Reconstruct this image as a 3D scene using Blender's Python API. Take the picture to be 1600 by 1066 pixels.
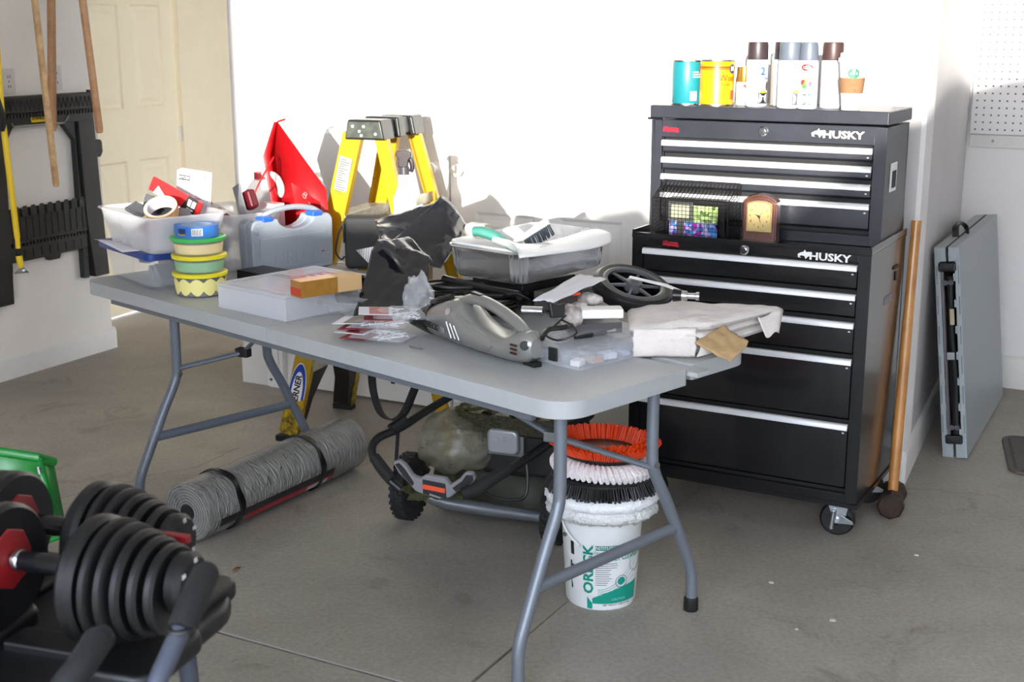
import bpy, bmesh, math, random
from mathutils import Vector, Matrix, noise
random.seed(7)
S = bpy.context.scene
C = S.collection
PI = math.pi
R_ = math.radians
for o in list(bpy.data.objects): bpy.data.objects.remove(o)
# ------------------------------------------------------------ camera
FPX, CAMH, PITCH = 2050.0, 1.6, R_(13.4)
cd = bpy.data.cameras.new('camera'); cam = bpy.data.objects.new('camera', cd); C.objects.link(cam)
cam.location = (0, 0, CAMH); cam.rotation_euler = (PI/2 - PITCH, 0, 0)
cd.sensor_width = 36; cd.lens = 36*FPX/1600
cd.clip_start = .05
cd.dof.use_dof = True; cd.dof.focus_distance = 3.9; cd.dof.aperture_fstop = 6.3
S.camera = cam
# ------------------------------------------------------------ light
S.view_settings.view_transform = 'Standard'; S.view_settings.look = 'None'
S.view_settings.gamma = 1; S.view_settings.use_curve_mapping = False
S.view_settings.exposure = 1.1
W = bpy.data.worlds.new('sky'); S.world = W; W.use_nodes = True
wn = W.node_tree; wn.nodes.clear()
wo = wn.nodes.new('ShaderNodeOutputWorld'); wb = wn.nodes.new('ShaderNodeBackground')
wr = wn.nodes.new('ShaderNodeValToRGB'); wg = wn.nodes.new('ShaderNodeTexCoord'); wsx = wn.nodes.new('ShaderNodeSeparateXYZ')
wn.links.new(wg.outputs['Generated'], wsx.inputs[0]); wn.links.new(wsx.outputs[2], wr.inputs[0])
wr.color_ramp.elements[0].color = (.95, .93, .9, 1); wr.color_ramp.elements[1].color = (.5, .68, 1, 1); wr.color_ramp.elements[1].position = .8
wn.links.new(wr.outputs[0], wb.inputs[0]); wn.links.new(wb.outputs[0], wo.inputs[0])
wb.inputs[1].default_value = 6.8
SUN_AZ, SUN_EL = R_(9), R_(6.5)          # travels away from the garage door, almost level: low winter sun
sd = bpy.data.lights.new('sun', 'SUN'); sun = bpy.data.objects.new('sun', sd); C.objects.link(sun)
sd.energy = 5.0; sd.angle = R_(.5); sd.color = (1, .955, .87)
sv = Vector((math.sin(SUN_AZ)*math.cos(SUN_EL), math.cos(SUN_AZ)*math.cos(SUN_EL), -math.sin(SUN_EL)))
sun.rotation_euler = sv.to_track_quat('-Z', 'Y').to_euler(); sun.location = (-2, -6, 4)

# ------------------------------------------------------------ helpers
def P(u, v, z):
    """world point on the level surface of height z seen at (u, v) of the 1600x1066 survey photograph"""
    x = (u-800)/FPX; y = (533-v)/FPX
    d = Vector((x, math.cos(PITCH)+y*math.sin(PITCH), -math.sin(PITCH)+y*math.cos(PITCH)))
    t = (z-CAMH)/d.z
    return Vector((0, 0, CAMH)) + d*t
def lin(c):
    c = c/255
    return c/12.92 if c <= .04045 else ((c+.055)/1.055)**2.4
MATS = {}
def mat(name, col, rough=.5, metal=0, var=0, vs=8, bump=0, bs=60, alpha=1, trans=0, spec=.5, col2=None, aniso=None, coat=0):
    if name in MATS: return MATS[name]
    m = bpy.data.materials.new(name); m.use_nodes = True; nt = m.node_tree; b = nt.nodes['Principled BSDF']
    rgb = tuple(lin(c) for c in col)
    b.inputs['Base Color'].default_value = rgb+(1,)
    b.inputs['Roughness'].default_value = rough; b.inputs['Metallic'].default_value = metal
    b.inputs['Specular IOR Level'].default_value = spec
    if coat: b.inputs['Coat Weight'].default_value = coat; b.inputs['Coat Roughness'].default_value = .08
    if trans: b.inputs['Transmission Weight'].default_value = trans
    if alpha < 1: b.inputs['Alpha'].default_value = alpha
    tc = nt.nodes.new('ShaderNodeTexCoord')
    if var or col2:
        n = nt.nodes.new('ShaderNodeTexNoise'); n.inputs['Scale'].default_value = vs; n.inputs['Detail'].default_value = 6; n.inputs['Roughness'].default_value = .65
        nt.links.new(tc.outputs['Object'], n.inputs['Vector'])
        r = nt.nodes.new('ShaderNodeValToRGB')
        c2 = tuple(lin(c) for c in col2) if col2 else tuple(max(0, c*(1-var)) for c in rgb)
        c1 = rgb if col2 else tuple(min(1, c*(1+var*.6)) for c in rgb)
        r.color_ramp.elements[0].color = c2+(1,); r.color_ramp.elements[1].color = c1+(1,)
        r.color_ramp.elements[0].position = .35; r.color_ramp.elements[1].position = .65
        nt.links.new(n.outputs[0], r.inputs[0]); nt.links.new(r.outputs[0], b.inputs['Base Color'])
    if bump:
        n2 = nt.nodes.new('ShaderNodeTexNoise'); n2.inputs['Scale'].default_value = bs; n2.inputs['Detail'].default_value = 4
        nt.links.new(tc.outputs['Object'], n2.inputs['Vector'])
        bp = nt.nodes.new('ShaderNodeBump'); bp.inputs['Strength'].default_value = bump; bp.inputs['Distance'].default_value = .01
        nt.links.new(n2.outputs[0], bp.inputs['Height']); nt.links.new(bp.outputs[0], b.inputs['Normal'])
    MATS[name] = m
    return m
class MB:
    def __init__(s): s.v = []; s.f = []
    def add(s, vs, fs, M=None):
        n = len(s.v)
        s.v += [tuple((M @ Vector(p)) if M else p) for p in vs]; s.f += [tuple(i+n for i in f) for f in fs]
        return s
    def box(s, c, d, rot=None):
        x, y, z = (k/2 for k in d)
        vs = [(i*x, j*y, k*z) for i in (-1, 1) for j in (-1, 1) for k in (-1, 1)]
        fs = [(0, 1, 3, 2), (4, 6, 7, 5), (0, 4, 5, 1), (2, 3, 7, 6), (0, 2, 6, 4), (1, 5, 7, 3)]
        M = Matrix.Translation(c)
        if rot is not None: M = M @ rot.to_4x4()
        return s.add(vs, fs, M)
    def bx(s, x0, x1, y0, y1, z0, z1): return s.box(((x0+x1)/2, (y0+y1)/2, (z0+z1)/2), (abs(x1-x0), abs(y1-y0), abs(z1-z0)))
    def tube(s, path, r, seg=10, closed=False, caps=True, flat=1):
        path = [Vector(p) for p in path]; n = len(path); rs = r if isinstance(r, (list, tuple)) else [r]*n
        up = None; rings = []
        for i, p in enumerate(path):
            a = path[i-1] if (i or closed) else p; b = path[(i+1) % n] if (i < n-1 or closed) else p
            t = (b-a).normalized() if (b-a).length > 1e-9 else Vector((0, 0, 1))
            if up is None:
                up = Vector((0, 0, 1)) if abs(t.z) < .9 else Vector((1, 0, 0))
            nn = (up - t*up.dot(t))
            nn = nn.normalized() if nn.length > 1e-6 else t.orthogonal().normalized()
            up = nn; bb = t.cross(nn)
            rings.append([p + nn*(rs[i]*flat*math.cos(2*PI*k/seg)) + bb*(rs[i]*math.sin(2*PI*k/seg)) for k in range(seg)])
        vs = [q for rg in rings for q in rg]; fs = []
        for i in range(n if closed else n-1):
            for k in range(seg):
                a = i*seg+k; b = i*seg+(k+1) % seg; c = ((i+1) % n)*seg+(k+1) % seg; d = ((i+1) % n)*seg+k
                fs.append((a, b, c, d))
        if caps and not closed:
            fs.append(tuple(range(seg))[::-1]); fs.append(tuple((n-1)*seg+k for k in range(seg)))
        return s.add(vs, fs)
    def cyl(s, a, b, r, r2=None, seg=20): return s.tube([a, b], [r, r if r2 is None else r2], seg)
    def lathe(s, prof, seg=32, M=None):
        vs = []; fs = []; n = len(prof)
        for r, z in prof:
            for k in range(seg): vs.append((r*math.cos(2*PI*k/seg), r*math.sin(2*PI*k/seg), z))
        for i in range(n-1):
            for k in range(seg):
                k2 = (k+1) % seg; fs.append((i*seg+k, i*seg+k2, (i+1)*seg+k2, (i+1)*seg+k))
        ring = prof[0] == prof[-1]
        if prof[0][0] > 1e-5 and not ring: fs.append(tuple(range(seg))[::-1])
        if prof[-1][0] > 1e-5 and not ring: fs.append(tuple((n-1)*seg+k for k in range(seg)))
        return s.add(vs, fs, M)
    def prism(s, poly, h, M=None, z0=0):
        n = len(poly)
        vs = [(x, y, z0) for x, y in poly]+[(x, y, z0+h) for x, y in poly]
        fs = [tuple(range(n))[::-1], tuple(range(n, 2*n))]+[(i, (i+1) % n, n+(i+1) % n, n+i) for i in range(n)]
        return s.add(vs, fs, M)
    def grid(s, fn, nu, nv):
        vs = [fn(i/nu, j/nv) for j in range(nv+1) for i in range(nu+1)]
        fs = [(j*(nu+1)+i, j*(nu+1)+i+1, (j+1)*(nu+1)+i+1, (j+1)*(nu+1)+i) for j in range(nv) for i in range(nu)]
        return s.add(vs, fs)
    def ell(s, c, r, seg=16, rings=10, M=None):
        pr = [(max(1e-6, math.sin(PI*i/rings)), -math.cos(PI*i/rings)) for i in range(rings+1)]
        m = Matrix.Translation(c) @ (M.to_4x4() if M else Matrix()) @ Matrix.Diagonal((r[0], r[1], r[2], 1))
        return s.lathe(pr, seg, m)
    def build(s, name, m, parent=None, bevel=0, smooth=True, ang=35, solid=0, sub=0, bseg=2):
        me = bpy.data.meshes.new(name); me.from_pydata([tuple(v) for v in s.v], [], s.f); me.update()
        bm = bmesh.new(); bm.from_mesh(me); bmesh.ops.remove_doubles(bm, verts=bm.verts, dist=1e-6); bmesh.ops.recalc_face_normals(bm, faces=bm.faces)
        bm.to_mesh(me); bm.free()
        if smooth:
            me.polygons.foreach_set('use_smooth', [True]*len(me.polygons)); me.set_sharp_from_angle(angle=R_(ang))
        o = bpy.data.objects.new(name, me); C.objects.link(o)
        me.materials.append(m)
        if parent: o.parent = parent
        if solid:
            q = o.modifiers.new('solid', 'SOLIDIFY'); q.thickness = solid
        if bevel:
            q = o.modifiers.new('bevel', 'BEVEL'); q.width = bevel; q.segments = bseg; q.limit_method = 'ANGLE'; q.angle_limit = R_(35); q.harden_normals = True
        if sub:
            q = o.modifiers.new('sub', 'SUBSURF'); q.levels = sub; q.render_levels = sub
        return o
def tag(o, label, cat, group=None, kind=None):
    o['label'] = label; o['category'] = cat
    if group: o['group'] = group
    if kind: o['kind'] = kind
    return o
def thing(name, label, cat, loc=(0, 0, 0), rz=0, group=None):
    o = bpy.data.objects.new(name, None); C.objects.link(o); o.empty_display_size = .1
    o.location = loc; o.rotation_euler = (0, 0, R_(rz))
    return tag(o, label, cat, group)
def struct(o): o['kind'] = 'structure'; return o
def dup(root, loc=None, rz=None, label=None):
    r = root.copy(); C.objects.link(r)
    if loc is not None: r.location = loc
    if rz is not None: r.rotation_euler[2] = R_(rz)
    if label: r['label'] = label
    for ch in list(root.children):
        c = ch.copy(); C.objects.link(c); c.parent = r
        for g in list(ch.children):
            k = g.copy(); C.objects.link(k); k.parent = c
    return r
def rrect(w, h, r, n=4, cx=0, cy=0):
    pts = []
    for (sx, sy, a0) in ((1, -1, -90), (1, 1, 0), (-1, 1, 90), (-1, -1, 180)):
        for i in range(n+1):
            a = R_(a0+90*i/n); pts.append((cx+sx*(w/2-r)+r*math.cos(a), cy+sy*(h/2-r)+r*math.sin(a)))
    return pts
def bez(pts, n=8):
    """Catmull-Rom through the points"""
    pts = [Vector(p) for p in pts]; out = []
    for i in range(len(pts)-1):
        p0 = pts[max(i-1, 0)]; p1 = pts[i]; p2 = pts[i+1]; p3 = pts[min(i+2, len(pts)-1)]
        for k in range(n):
            t = k/n
            out.append(.5*((2*p1)+(p2-p0)*t+(2*p0-5*p1+4*p2-p3)*t*t+(3*p1-p0-3*p2+p3)*t**3))
    out.append(pts[-1]); return out
TM = {}
def text(name, s, size, m, parent, M, ext=.0004, bold=0, wrap=0, sx=1, align='CENTER', shear=0):
    """lettering in the local x-z plane facing -y; wrap = radius of the cylinder it lies on"""
    cu = bpy.data.curves.new(name, 'FONT'); cu.body = s; cu.size = size; cu.extrude = ext; cu.offset = bold*size; cu.shear = shear
    cu.align_x = align; cu.align_y = 'CENTER'; cu.resolution_u = 2; cu.space_line = .95
    t = bpy.data.objects.new('t', cu); C.objects.link(t)
    bpy.context.view_layer.update()
    me = bpy.data.meshes.new_from_object(t.evaluated_get(bpy.context.evaluated_depsgraph_get()))
    bpy.data.objects.remove(t); bpy.data.curves.remove(cu)
    for v in me.vertices:
        x, y, z = v.co; x *= sx
        p = Vector((x, -z, y))
        if wrap: p = Vector(((wrap+z)*math.sin(x/wrap), -(wrap+z)*math.cos(x/wrap), y))
        v.co = M @ p
    me.materials.clear(); me.materials.append(m); me.name = name
    o = bpy.data.objects.new(name, me); C.objects.link(o); o.parent = parent
    return o
def T3(x, y, z, rz=0, rx=0, ry=0): return Matrix.Translation((x, y, z)) @ Matrix.Rotation(R_(rz), 4, 'Z') @ Matrix.Rotation(R_(ry), 4, 'Y') @ Matrix.Rotation(R_(rx), 4, 'X')
# ------------------------------------------------------------ materials
white_wall = mat('painted_wall', (236, 233, 232), .75, var=.02, vs=3, bump=.12, bs=35)
left_wall_m = mat('painted_wall_warm', (236, 230, 224), .8, var=.04, vs=2, bump=.08, bs=35)
cream = mat('cream_paint', (246, 234, 206), .5, var=.02)
wing_m = mat('painted_wall_shaded', (196, 192, 192), .45, var=.05, vs=3, bump=.3, bs=12)  # wing wall: its lack of sun is put into a darker paint colour
door_white = mat('door_white', (238, 236, 233), .35, var=.02, bump=.03, bs=90)
base_m = mat('baseboard_white', (222, 220, 216), .45, var=.05, vs=6)
ceil_m = mat('ceiling_white', (225, 222, 218), .9)
dark = mat('black_rubber', (17, 17, 18), .6)
blackpl = mat('black_plastic', (20, 20, 22), .38, var=.1)
rackpl = mat('black_textured_plastic', (38, 38, 37), .5, bump=.1, bs=200)
chrome = mat('chrome', (215, 215, 218), .14, 1)
steel = mat('zinc_steel', (170, 176, 180), .32, 1, var=.1, vs=30)
wood = mat('handle_wood', (196, 152, 112), .45, col2=(170, 122, 84), vs=14)
wood2 = mat('grained_wood', (205, 170, 122), .4, col2=(158, 118, 72), vs=18)
yellow = mat('yellow_paint', (232, 196, 20), .4)
redm = mat('red_plastic', (214, 20, 24), .4)
whitepl = mat('white_plastic', (235, 235, 233), .35)
paper = mat('paper', (214, 214, 220), .8)
ink = mat('ink', (30, 30, 34), .7)
greytxt = mat('grey_ink', (130, 130, 136), .7)
clear = mat('clear_plastic', (236, 240, 248), .12, alpha=.18)
clear2 = mat('frosted_clear_plastic', (240, 241, 248), .18, alpha=.34)
film = mat('clear_film', (240, 242, 248), .1, alpha=.22)
blue = mat('blue_plastic', (24, 58, 132), .35)
redlabel = mat('red_label', (196, 26, 40), .45)
tabletop = mat('table_plastic_grey', (168, 171, 172), .42, var=.03, vs=30, bump=.15, bs=420)
tubegrey = mat('grey_enamel', (98, 104, 114), .35, var=.12, vs=6)
hammer = mat('hammered_grey', (112, 118, 126), .38, metal=.3)
huskyblk = mat('black_enamel', (19, 20, 23), .22, var=.25, vs=3, coat=.25)
huskytop = mat('black_enamel_lit', (44, 46, 54), .34, var=.25, vs=5, bump=.03, bs=300)  # upper chest: the light falling on it is put into a greyer enamel
alum = mat('brushed_aluminium', (232, 233, 236), .32, .45)
# ------------------------------------------------------------ room frame
YAW = -28.5
e = Vector((math.cos(R_(YAW)), math.sin(R_(YAW)), 0)); d = Vector((-e.y, e.x, 0))
Wc = Vector((1.400, 4.478, 0))          # outer corner of the closet block
CEIL = 2.85
def frame(name): 
    o = bpy.data.objects.new(name, None); return o
def wall(name, a, b, th, m, z0=0, z1=CEIL, bevel=0):
    """wall from a to b (2D), thickness th to the left of a->b"""
    a = Vector(a).to_2d(); b = Vector(b).to_2d(); t = (b-a).normalized(); n = Vector((-t.y, t.x))*th
    poly = [a, b, b+n, a+n]
    return struct(MB().prism([tuple(p) for p in poly], z1-z0, z0=z0).build(name, m, bevel=bevel))
# floor: dark bed with four concrete slabs separated by control joints
bed = struct(MB().bx(-6, 7, -3.2, 9.5, -.16, -.03).build('floor', mat('joint_dark', (40, 38, 36), .9)))
def floor_mat():
    m = bpy.data.materials.new('concrete'); m.use_nodes = True; nt = m.node_tree; b = nt.nodes['Principled BSDF']
    tc = nt.nodes.new('ShaderNodeTexCoord')
    def nz(scale, det=6, ro=.6, dist=0):
        n = nt.nodes.new('ShaderNodeTexNoise'); n.inputs['Scale'].default_value = scale; n.inputs['Detail'].default_value = det
        n.inputs['Roughness'].default_value = ro; n.inputs['Distortion'].default_value = dist
        nt.links.new(tc.outputs['Object'], n.inputs['Vector']); return n
    def ramp(n, a, b2, ca, cb):
        r = nt.nodes.new('ShaderNodeValToRGB'); r.color_ramp.elements[0].position = a; r.color_ramp.elements[1].position = b2
        r.color_ramp.elements[0].color = tuple(lin(x) for x in ca)+(1,); r.color_ramp.elements[1].color = tuple(lin(x) for x in cb)+(1,)
        nt.links.new(n.outputs[0], r.inputs[0]); return r
    base = ramp(nz(1.6, 8, .62, .4), .3, .72, (146, 139, 129), (176, 168, 156))
    spots = ramp(nz(5, 9, .7, .8), .60, .76, (0, 0, 0), (150, 150, 150))
    mx = nt.nodes.new('ShaderNodeMixRGB'); mx.blend_type = 'SCREEN'; mx.inputs[0].default_value = .28
    nt.links.new(base.outputs[0], mx.inputs[1]); nt.links.new(spots.outputs[0], mx.inputs[2])
    dk = ramp(nz(3.1, 8, .7, 1.2), .28, .42, (150, 144, 136), (255, 255, 255))
    m2 = nt.nodes.new('ShaderNodeMixRGB'); m2.blend_type = 'MULTIPLY'; m2.inputs[0].default_value = .55
    nt.links.new(mx.outputs[0], m2.inputs[1]); nt.links.new(dk.outputs[0], m2.inputs[2])
    fine = ramp(nz(70, 3, .7), .3, .75, (205, 205, 205), (255, 255, 255))
    m3 = nt.nodes.new('ShaderNodeMixRGB'); m3.blend_type = 'MULTIPLY'; m3.inputs[0].default_value = .8
    nt.links.new(m2.outputs[0], m3.inputs[1]); nt.links.new(fine.outputs[0], m3.inputs[2])
    nt.links.new(m3.outputs[0], b.inputs['Base Color'])
    rr = nt.nodes.new('ShaderNodeMapRange'); rr.inputs[3].default_value = .38; rr.inputs[4].default_value = .72
    nt.links.new(nz(2.5, 6).outputs[0], rr.inputs[0]); nt.links.new(rr.outputs[0], b.inputs['Roughness'])
    bp = nt.nodes.new('ShaderNodeBump'); bp.inputs['Strength'].default_value = .2; bp.inputs['Distance'].default_value = .004
    nt.links.new(nz(110, 4).outputs[0], bp.inputs['Height']); nt.links.new(bp.outputs[0], b.inputs['Normal'])
    return m
conc = floor_mat()
J1 = P(330, 985, 0); J2 = P(738, 1066, 0)
# joint 1 runs along e through J1, joint 2 along d through J2; X is where they cross
kk = (J2-J1).dot(e); X = J1 + e*kk
g = .006
def q4(su, sv, taper=False):
    a = X+e*(su*g)+d*(sv*g)
    pts = [a, X+e*(su*7)+d*(sv*g), X+e*(su*7)+d*(sv*9), X+e*(su*g)+d*(sv*9)]
    if taper: pts = [a, X+e*(su*7)+d*(sv*g), X+e*(su*7)+d*(sv*9), X+e*(su*.0004)+d*(sv*9), X+e*(su*.0004)+d*(sv*.85)]
    return [(p.x, p.y) for p in pts]
for su, sv in ((-1, 1), (1, 1), (-1, -1), (1, -1)):
    MB().prism(q4(su, sv, sv > 0), .04, z0=-.04).build('concrete_slab', conc, bed)
# hairline cracks: thin dark ribbons lying in the slab surface
crack_m = mat('crack_dark', (52, 48, 44), .9)
def crack(px, w=.0022):
    pts = [P(u, v, .0004) for u, v in px]; pts = bez(pts, 5); mb = MB()
    pts = [p + Vector((random.uniform(-1, 1), random.uniform(-1, 1), 0))*.004 for p in pts]
    vs = []; 
    for i, p in enumerate(pts):
        t = (pts[min(i+1, len(pts)-1)]-pts[max(i-1, 0)]).normalized(); n = Vector((-t.y, t.x, 0))*w*random.uniform(.4, 1)
        vs += [p+n, p-n]
    mb.add(vs, [(2*i, 2*i+1, 2*i+3, 2*i+2) for i in range(len(pts)-1)]); mb.build('crack', crack_m, bed)
crack([(95, 778), (150, 765), (205, 752), (235, 742), (300, 732), (345, 712), (372, 700)], .0016)
crack([(505, 690), (518, 680), (528, 672)], .0016)
jf = []
for k in range(30):
    p = X+e*(-.004-(X-J1).length*1.6*k/29)+d*.004; jf += [tuple(p+d*(.0045*random.uniform(.5, 1))+Vector((0, 0, .0006))), tuple(p-d*.004+Vector((0, 0, .0006)))]
MB().add(jf, [(2*i, 2*i+1, 2*i+3, 2*i+2) for i in range(29)]).build('joint_filler', mat('joint_pale', (176, 174, 176), .8), bed)
orange_m = mat('orange_leaf', (186, 104, 34), .8)
lf = MB().add([tuple(P(u, v, .002)) for u, v in ((512, 698), (522, 694), (533, 696), (536, 702), (526, 704), (516, 703))], [(0, 1, 2, 3, 4, 5)]).build('leaf', orange_m, solid=.001)
tag(lf, 'orange leaf on the floor just beyond the rolled plastic', 'leaf')
lf = MB().add([tuple(P(u, v, .002)) for u, v in ((362, 892), (368, 887), (376, 886), (373, 891), (368, 893))], [(0, 1, 2, 3, 4)]).build('leaf', mat('brown_leaf', (120, 84, 44), .8), solid=.001)
tag(lf, 'small brown leaf on the floor in front of the rolled plastic', 'leaf')
for (px_, py_), s_, lb_ in (((1205, 911), .010, 'small white paint chip on the floor right of the table leg, nearest the chest'), ((1245, 984), .006, 'tiny white paint chip on the floor, leftmost of the front pair'), ((1302, 970), .012, 'white paint chip on the floor, larger one of the front pair'), ((1432, 868), .009, 'thin pale paint chip on the floor in front of the sledge hammer')):
    q_ = P(px_, py_, 0)
    o_ = MB().prism([(q_.x+s_*math.cos(a_)*random.uniform(.6, 1), q_.y+s_*math.sin(a_)*random.uniform(.5, .9)) for a_ in (0, 1.1, 2.3, 3.4, 4.6, 5.5)], .0015).build('paint_chip', base_m, smooth=False); tag(o_, lb_, 'paint chip')
# closet block
S0 = -3.011
cl = Wc + e*S0
def cp(s, dep=0, z=0): return Wc + e*s + d*dep + Vector((0, 0, z))
DL, DM, DR, DZ = -2.771, -1.889, -.998, 2.05
wb_ = MB()
M0 = Matrix.Translation(Wc) @ Matrix.Rotation(R_(YAW), 4, 'Z')
for a, b_, z0, z1 in ((S0, DL, 0, CEIL), (DR, 0, 0, CEIL), (DL, DR, DZ, CEIL)):
    wb_.add(*[(lambda m: (m.v, m.f))(MB().bx(a, b_, 0, .12, z0, z1))][0], M=M0)
struct(wb_.build('wall_back', white_wall))
cb = struct(MB().add(MB().bx(S0+.12, -.12, .75, .8, 0, CEIL).v, MB().bx(0, 1, 0, 1, 0, 1).f, M0).build('wall_closet', white_wall))
# casing
tr = MB()
for x0, x1, z0, z1 in ((DL-.09, DL, 0, DZ+.08), (DR, DR+.07, 0, DZ+.08), (DL, DR, DZ, DZ+.08)):
    m_ = MB().bx(x0, x1, -.018, 0, z0, z1); tr.add(m_.v, m_.f, M0)
    m_ = MB().bx(x0+.02 if x1-x0 < .2 else x0, x1-.02 if x1-x0 < .2 else x1, -.026, -.018, z0, z1); tr.add(m_.v, m_.f, M0)
struct(tr.build('trim_1', door_white, bevel=.003))
def six_panel(name, s0, w, h, M, m, parts=True, th=.04):
    """six-panel leaf: x 0..w, face at y=0, raised panels set in recesses"""
    mb = MB(); st = .115*w/.88; ml = .11*w/.88
    cols = [(st, (w-ml)/2), ((w+ml)/2, w-st)]
    rows = [(.22, .86), (1.15, 1.72), (1.82, h-.11)]
    xs = [0, cols[0][0], cols[0][1], cols[1][0], cols[1][1], w]; zs = [0]+[k for r in rows for k in r]+[h]
    for i in range(5):
        for j in range(7):
            pan = i in (1, 3) and j in (1, 3, 5)
            a, b2, c, f = xs[i], xs[i+1], zs[j], zs[j+1]
            if not pan:
                mb.add([(a, 0, c), (b2, 0, c), (b2, 0, f), (a, 0, f)], [(0, 1, 2, 3)])
            else:
                lv = [(0, 0), (.012, .009), (.03, .009), (.055, .002)]
                R = [[(a+q, y, c+q), (b2-q, y, c+q), (b2-q, y, f-q), (a+q, y, f-q)] for q, y in lv]
                vs = [p for r in R for p in r]; fs = [(k*4+l, k*4+(l+1) % 4, (k+1)*4+(l+1) % 4, (k+1)*4+l) for k in range(3) for l in range(4)]+[(12, 13, 14, 15)]
                mb.add(vs, fs)
    mb.add([(0, 0, 0), (w, 0, 0), (w, th, 0), (0, th, 0), (0, 0, h), (w, 0, h), (w, th, h), (0, th, h)], [(0, 1, 2, 3), (4, 5, 6, 7), (0, 3, 7, 4), (1, 2, 6, 5), (3, 2, 6, 7)])
    o = mb.build(name, m, smooth=False)
    o.matrix_world = M @ Matrix.Translation((s0, .012, .012)); struct(o)
    return o
def knob(dr, x, z, m):
    k = MB().lathe([(.026, 0), (.028, .004), (.012, .008), (.011, .028), (.02, .034), (.027, .044), (.026, .054), (.015, .061), (1e-6, .062)], 20, T3(x, 0, z, rx=90))
    k.build('door_knob', m, dr)
def hinges(dr, x, zs, m):
    for z in zs:
        MB().cyl((x, -.006, z-.045), (x, -.006, z+.045), .007, seg=10).build('hinge', m, dr)
d1 = six_panel('door_1', DL+.003, DM-DL-.008, DZ-.02, M0, door_white); knob(d1, DM-DL-.07, 1.03, door_white); hinges(d1, 0, (.25, 1.13, 1.8), door_white)
d2 = six_panel('door_2', DM+.004, DR-DM-.006, DZ-.02, M0, door_white); knob(d2, .055, 1.03, door_white); hinges(d2, DR-DM-.004, (.25, 1.13, 1.8), door_white)
def baseboard(name, a, b, m=base_m, h=.13, th=.014, side=1):
    a = Vector(a).to_2d(); b = Vector(b).to_2d(); L = (b-a).length
    M = Matrix.Translation((a.x, a.y, 0)) @ Matrix.Rotation(math.atan2((b-a).y, (b-a).x), 4, 'Z')
    prof = [(0, 0), (-th, 0), (-th, h-.02), (-th*.6, h-.006), (0, h)]
    vs = [(0, y*side, z) for y, z in prof]+[(L, y*side, z) for y, z in prof]; n = len(prof)
    mb = MB().add(vs, [tuple(range(n)), tuple(range(n, 2*n))]+[(i, (i+1) % n, n+(i+1) % n, n+i) for i in range(n)], M)
    return struct(mb.build(name, m))
baseboard('baseboard_back', cp(DR+.07), cp(.0), side=1)
baseboard('baseboard_back.001', cp(S0), cp(DL-.09), side=1)
# wing wall on the right of the closet, running back to the far wall
far0 = Vector((2.197, 5.793, 0)); depth = (far0-Wc).dot(d)+.09
fr = Wc + d*depth
fr = Vector((2.038, 5.925, 0))
wall('wall_wing', Wc, fr, .12, wing_m, bevel=.02)
baseboard('baseboard_wing', Wc, fr, side=1)
wall('wall_far', fr-e*.2, fr+e*3.2, .12, white_wall)
baseboard('baseboard_far', fr, fr+e*3.2, h=.15)
LwP = P(178, 543, 0); ldir = Vector((math.cos(R_(64)), math.sin(R_(64)), 0)); ln = Vector((-ldir.y, ldir.x, 0))
fl = LwP - ldir*7.6
wall('wall_left', fl, LwP, .14, left_wall_m, bevel=.006)
baseboard('baseboard_left', fl, LwP+ldir*.012, h=.11)
# recessed side wall with the cream door
D0 = P(171, 502, 0); dd = Vector((math.cos(R_(66)), math.sin(R_(66)), 0)); hs = (Vector((-1.966, 7.862, 0))-D0).dot(dd)
M1 = Matrix.Translation(D0) @ Matrix.Rotation(R_(66), 4, 'Z')
d3 = six_panel('door_3', hs-.84, .84, 2.03, M1, cream)
hinges(d3, .845, (.25, .98, 1.8), alum)
sw = MB()
for a, b_, z0, z1 in ((-3, hs-.86, 0, CEIL), (hs+.01, hs+1.6, 0, CEIL), (hs-.86, hs+.01, 2.05, CEIL)):
    m_ = MB().bx(a, b_, 0, .12, z0, z1); sw.add(m_.v, m_.f, M1)
struct(sw.build('wall_side', cream))
cs = MB()
for a, b_, z0, z1 in ((hs+.008, hs+.095, 0, 2.12), (hs-.94, hs-.855, 0, 2.12), (hs-.86, hs+.01, 2.05, 2.12)):
    m_ = MB().bx(a, b_, -.016, 0, z0, z1); cs.add(m_.v, m_.f, M1)
struct(cs.build('trim_2', cream, bevel=.003))
pe = D0 + dd*(hs+1.6); m_ = MB().bx(0, 4, 0, .12, 0, CEIL)
struct(MB().add(m_.v, m_.f, Matrix.Translation(pe) @ Matrix.Rotation(R_(YAW), 4, 'Z')).build('wall_alcove', cream))
# rest of the shell: ceiling, right side wall, front wall with the big open door
F0 = Vector((0, -.9, 0))
rr0 = fr+e*3.2; rside = (rr0-F0).dot(e)
wall('wall_right', F0+e*rside, rr0, -.12, white_wall)
JL, JR, HD = -2.40, 2.6, 2.65
lend = F0+e*((fl-F0).dot(e))
wall('wall_front', F0+e*-5.5, F0+e*JL, -.15, white_wall)
wall('wall_front.001', F0+e*JR, F0+e*(rside+.2), -.15, white_wall)
wall('wall_front.002', F0+e*JL, F0+e*JR, -.15, white_wall, z0=HD)
struct(MB().prism([tuple((F0+e*-6-d*.2).to_2d()), tuple((F0+e*(rside+.4)-d*.2).to_2d()), tuple((F0+e*(rside+.4)+d*9.5).to_2d()), tuple((F0+e*-6+d*9.5).to_2d())], .1, z0=CEIL).build('ceiling', ceil_m))
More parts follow.
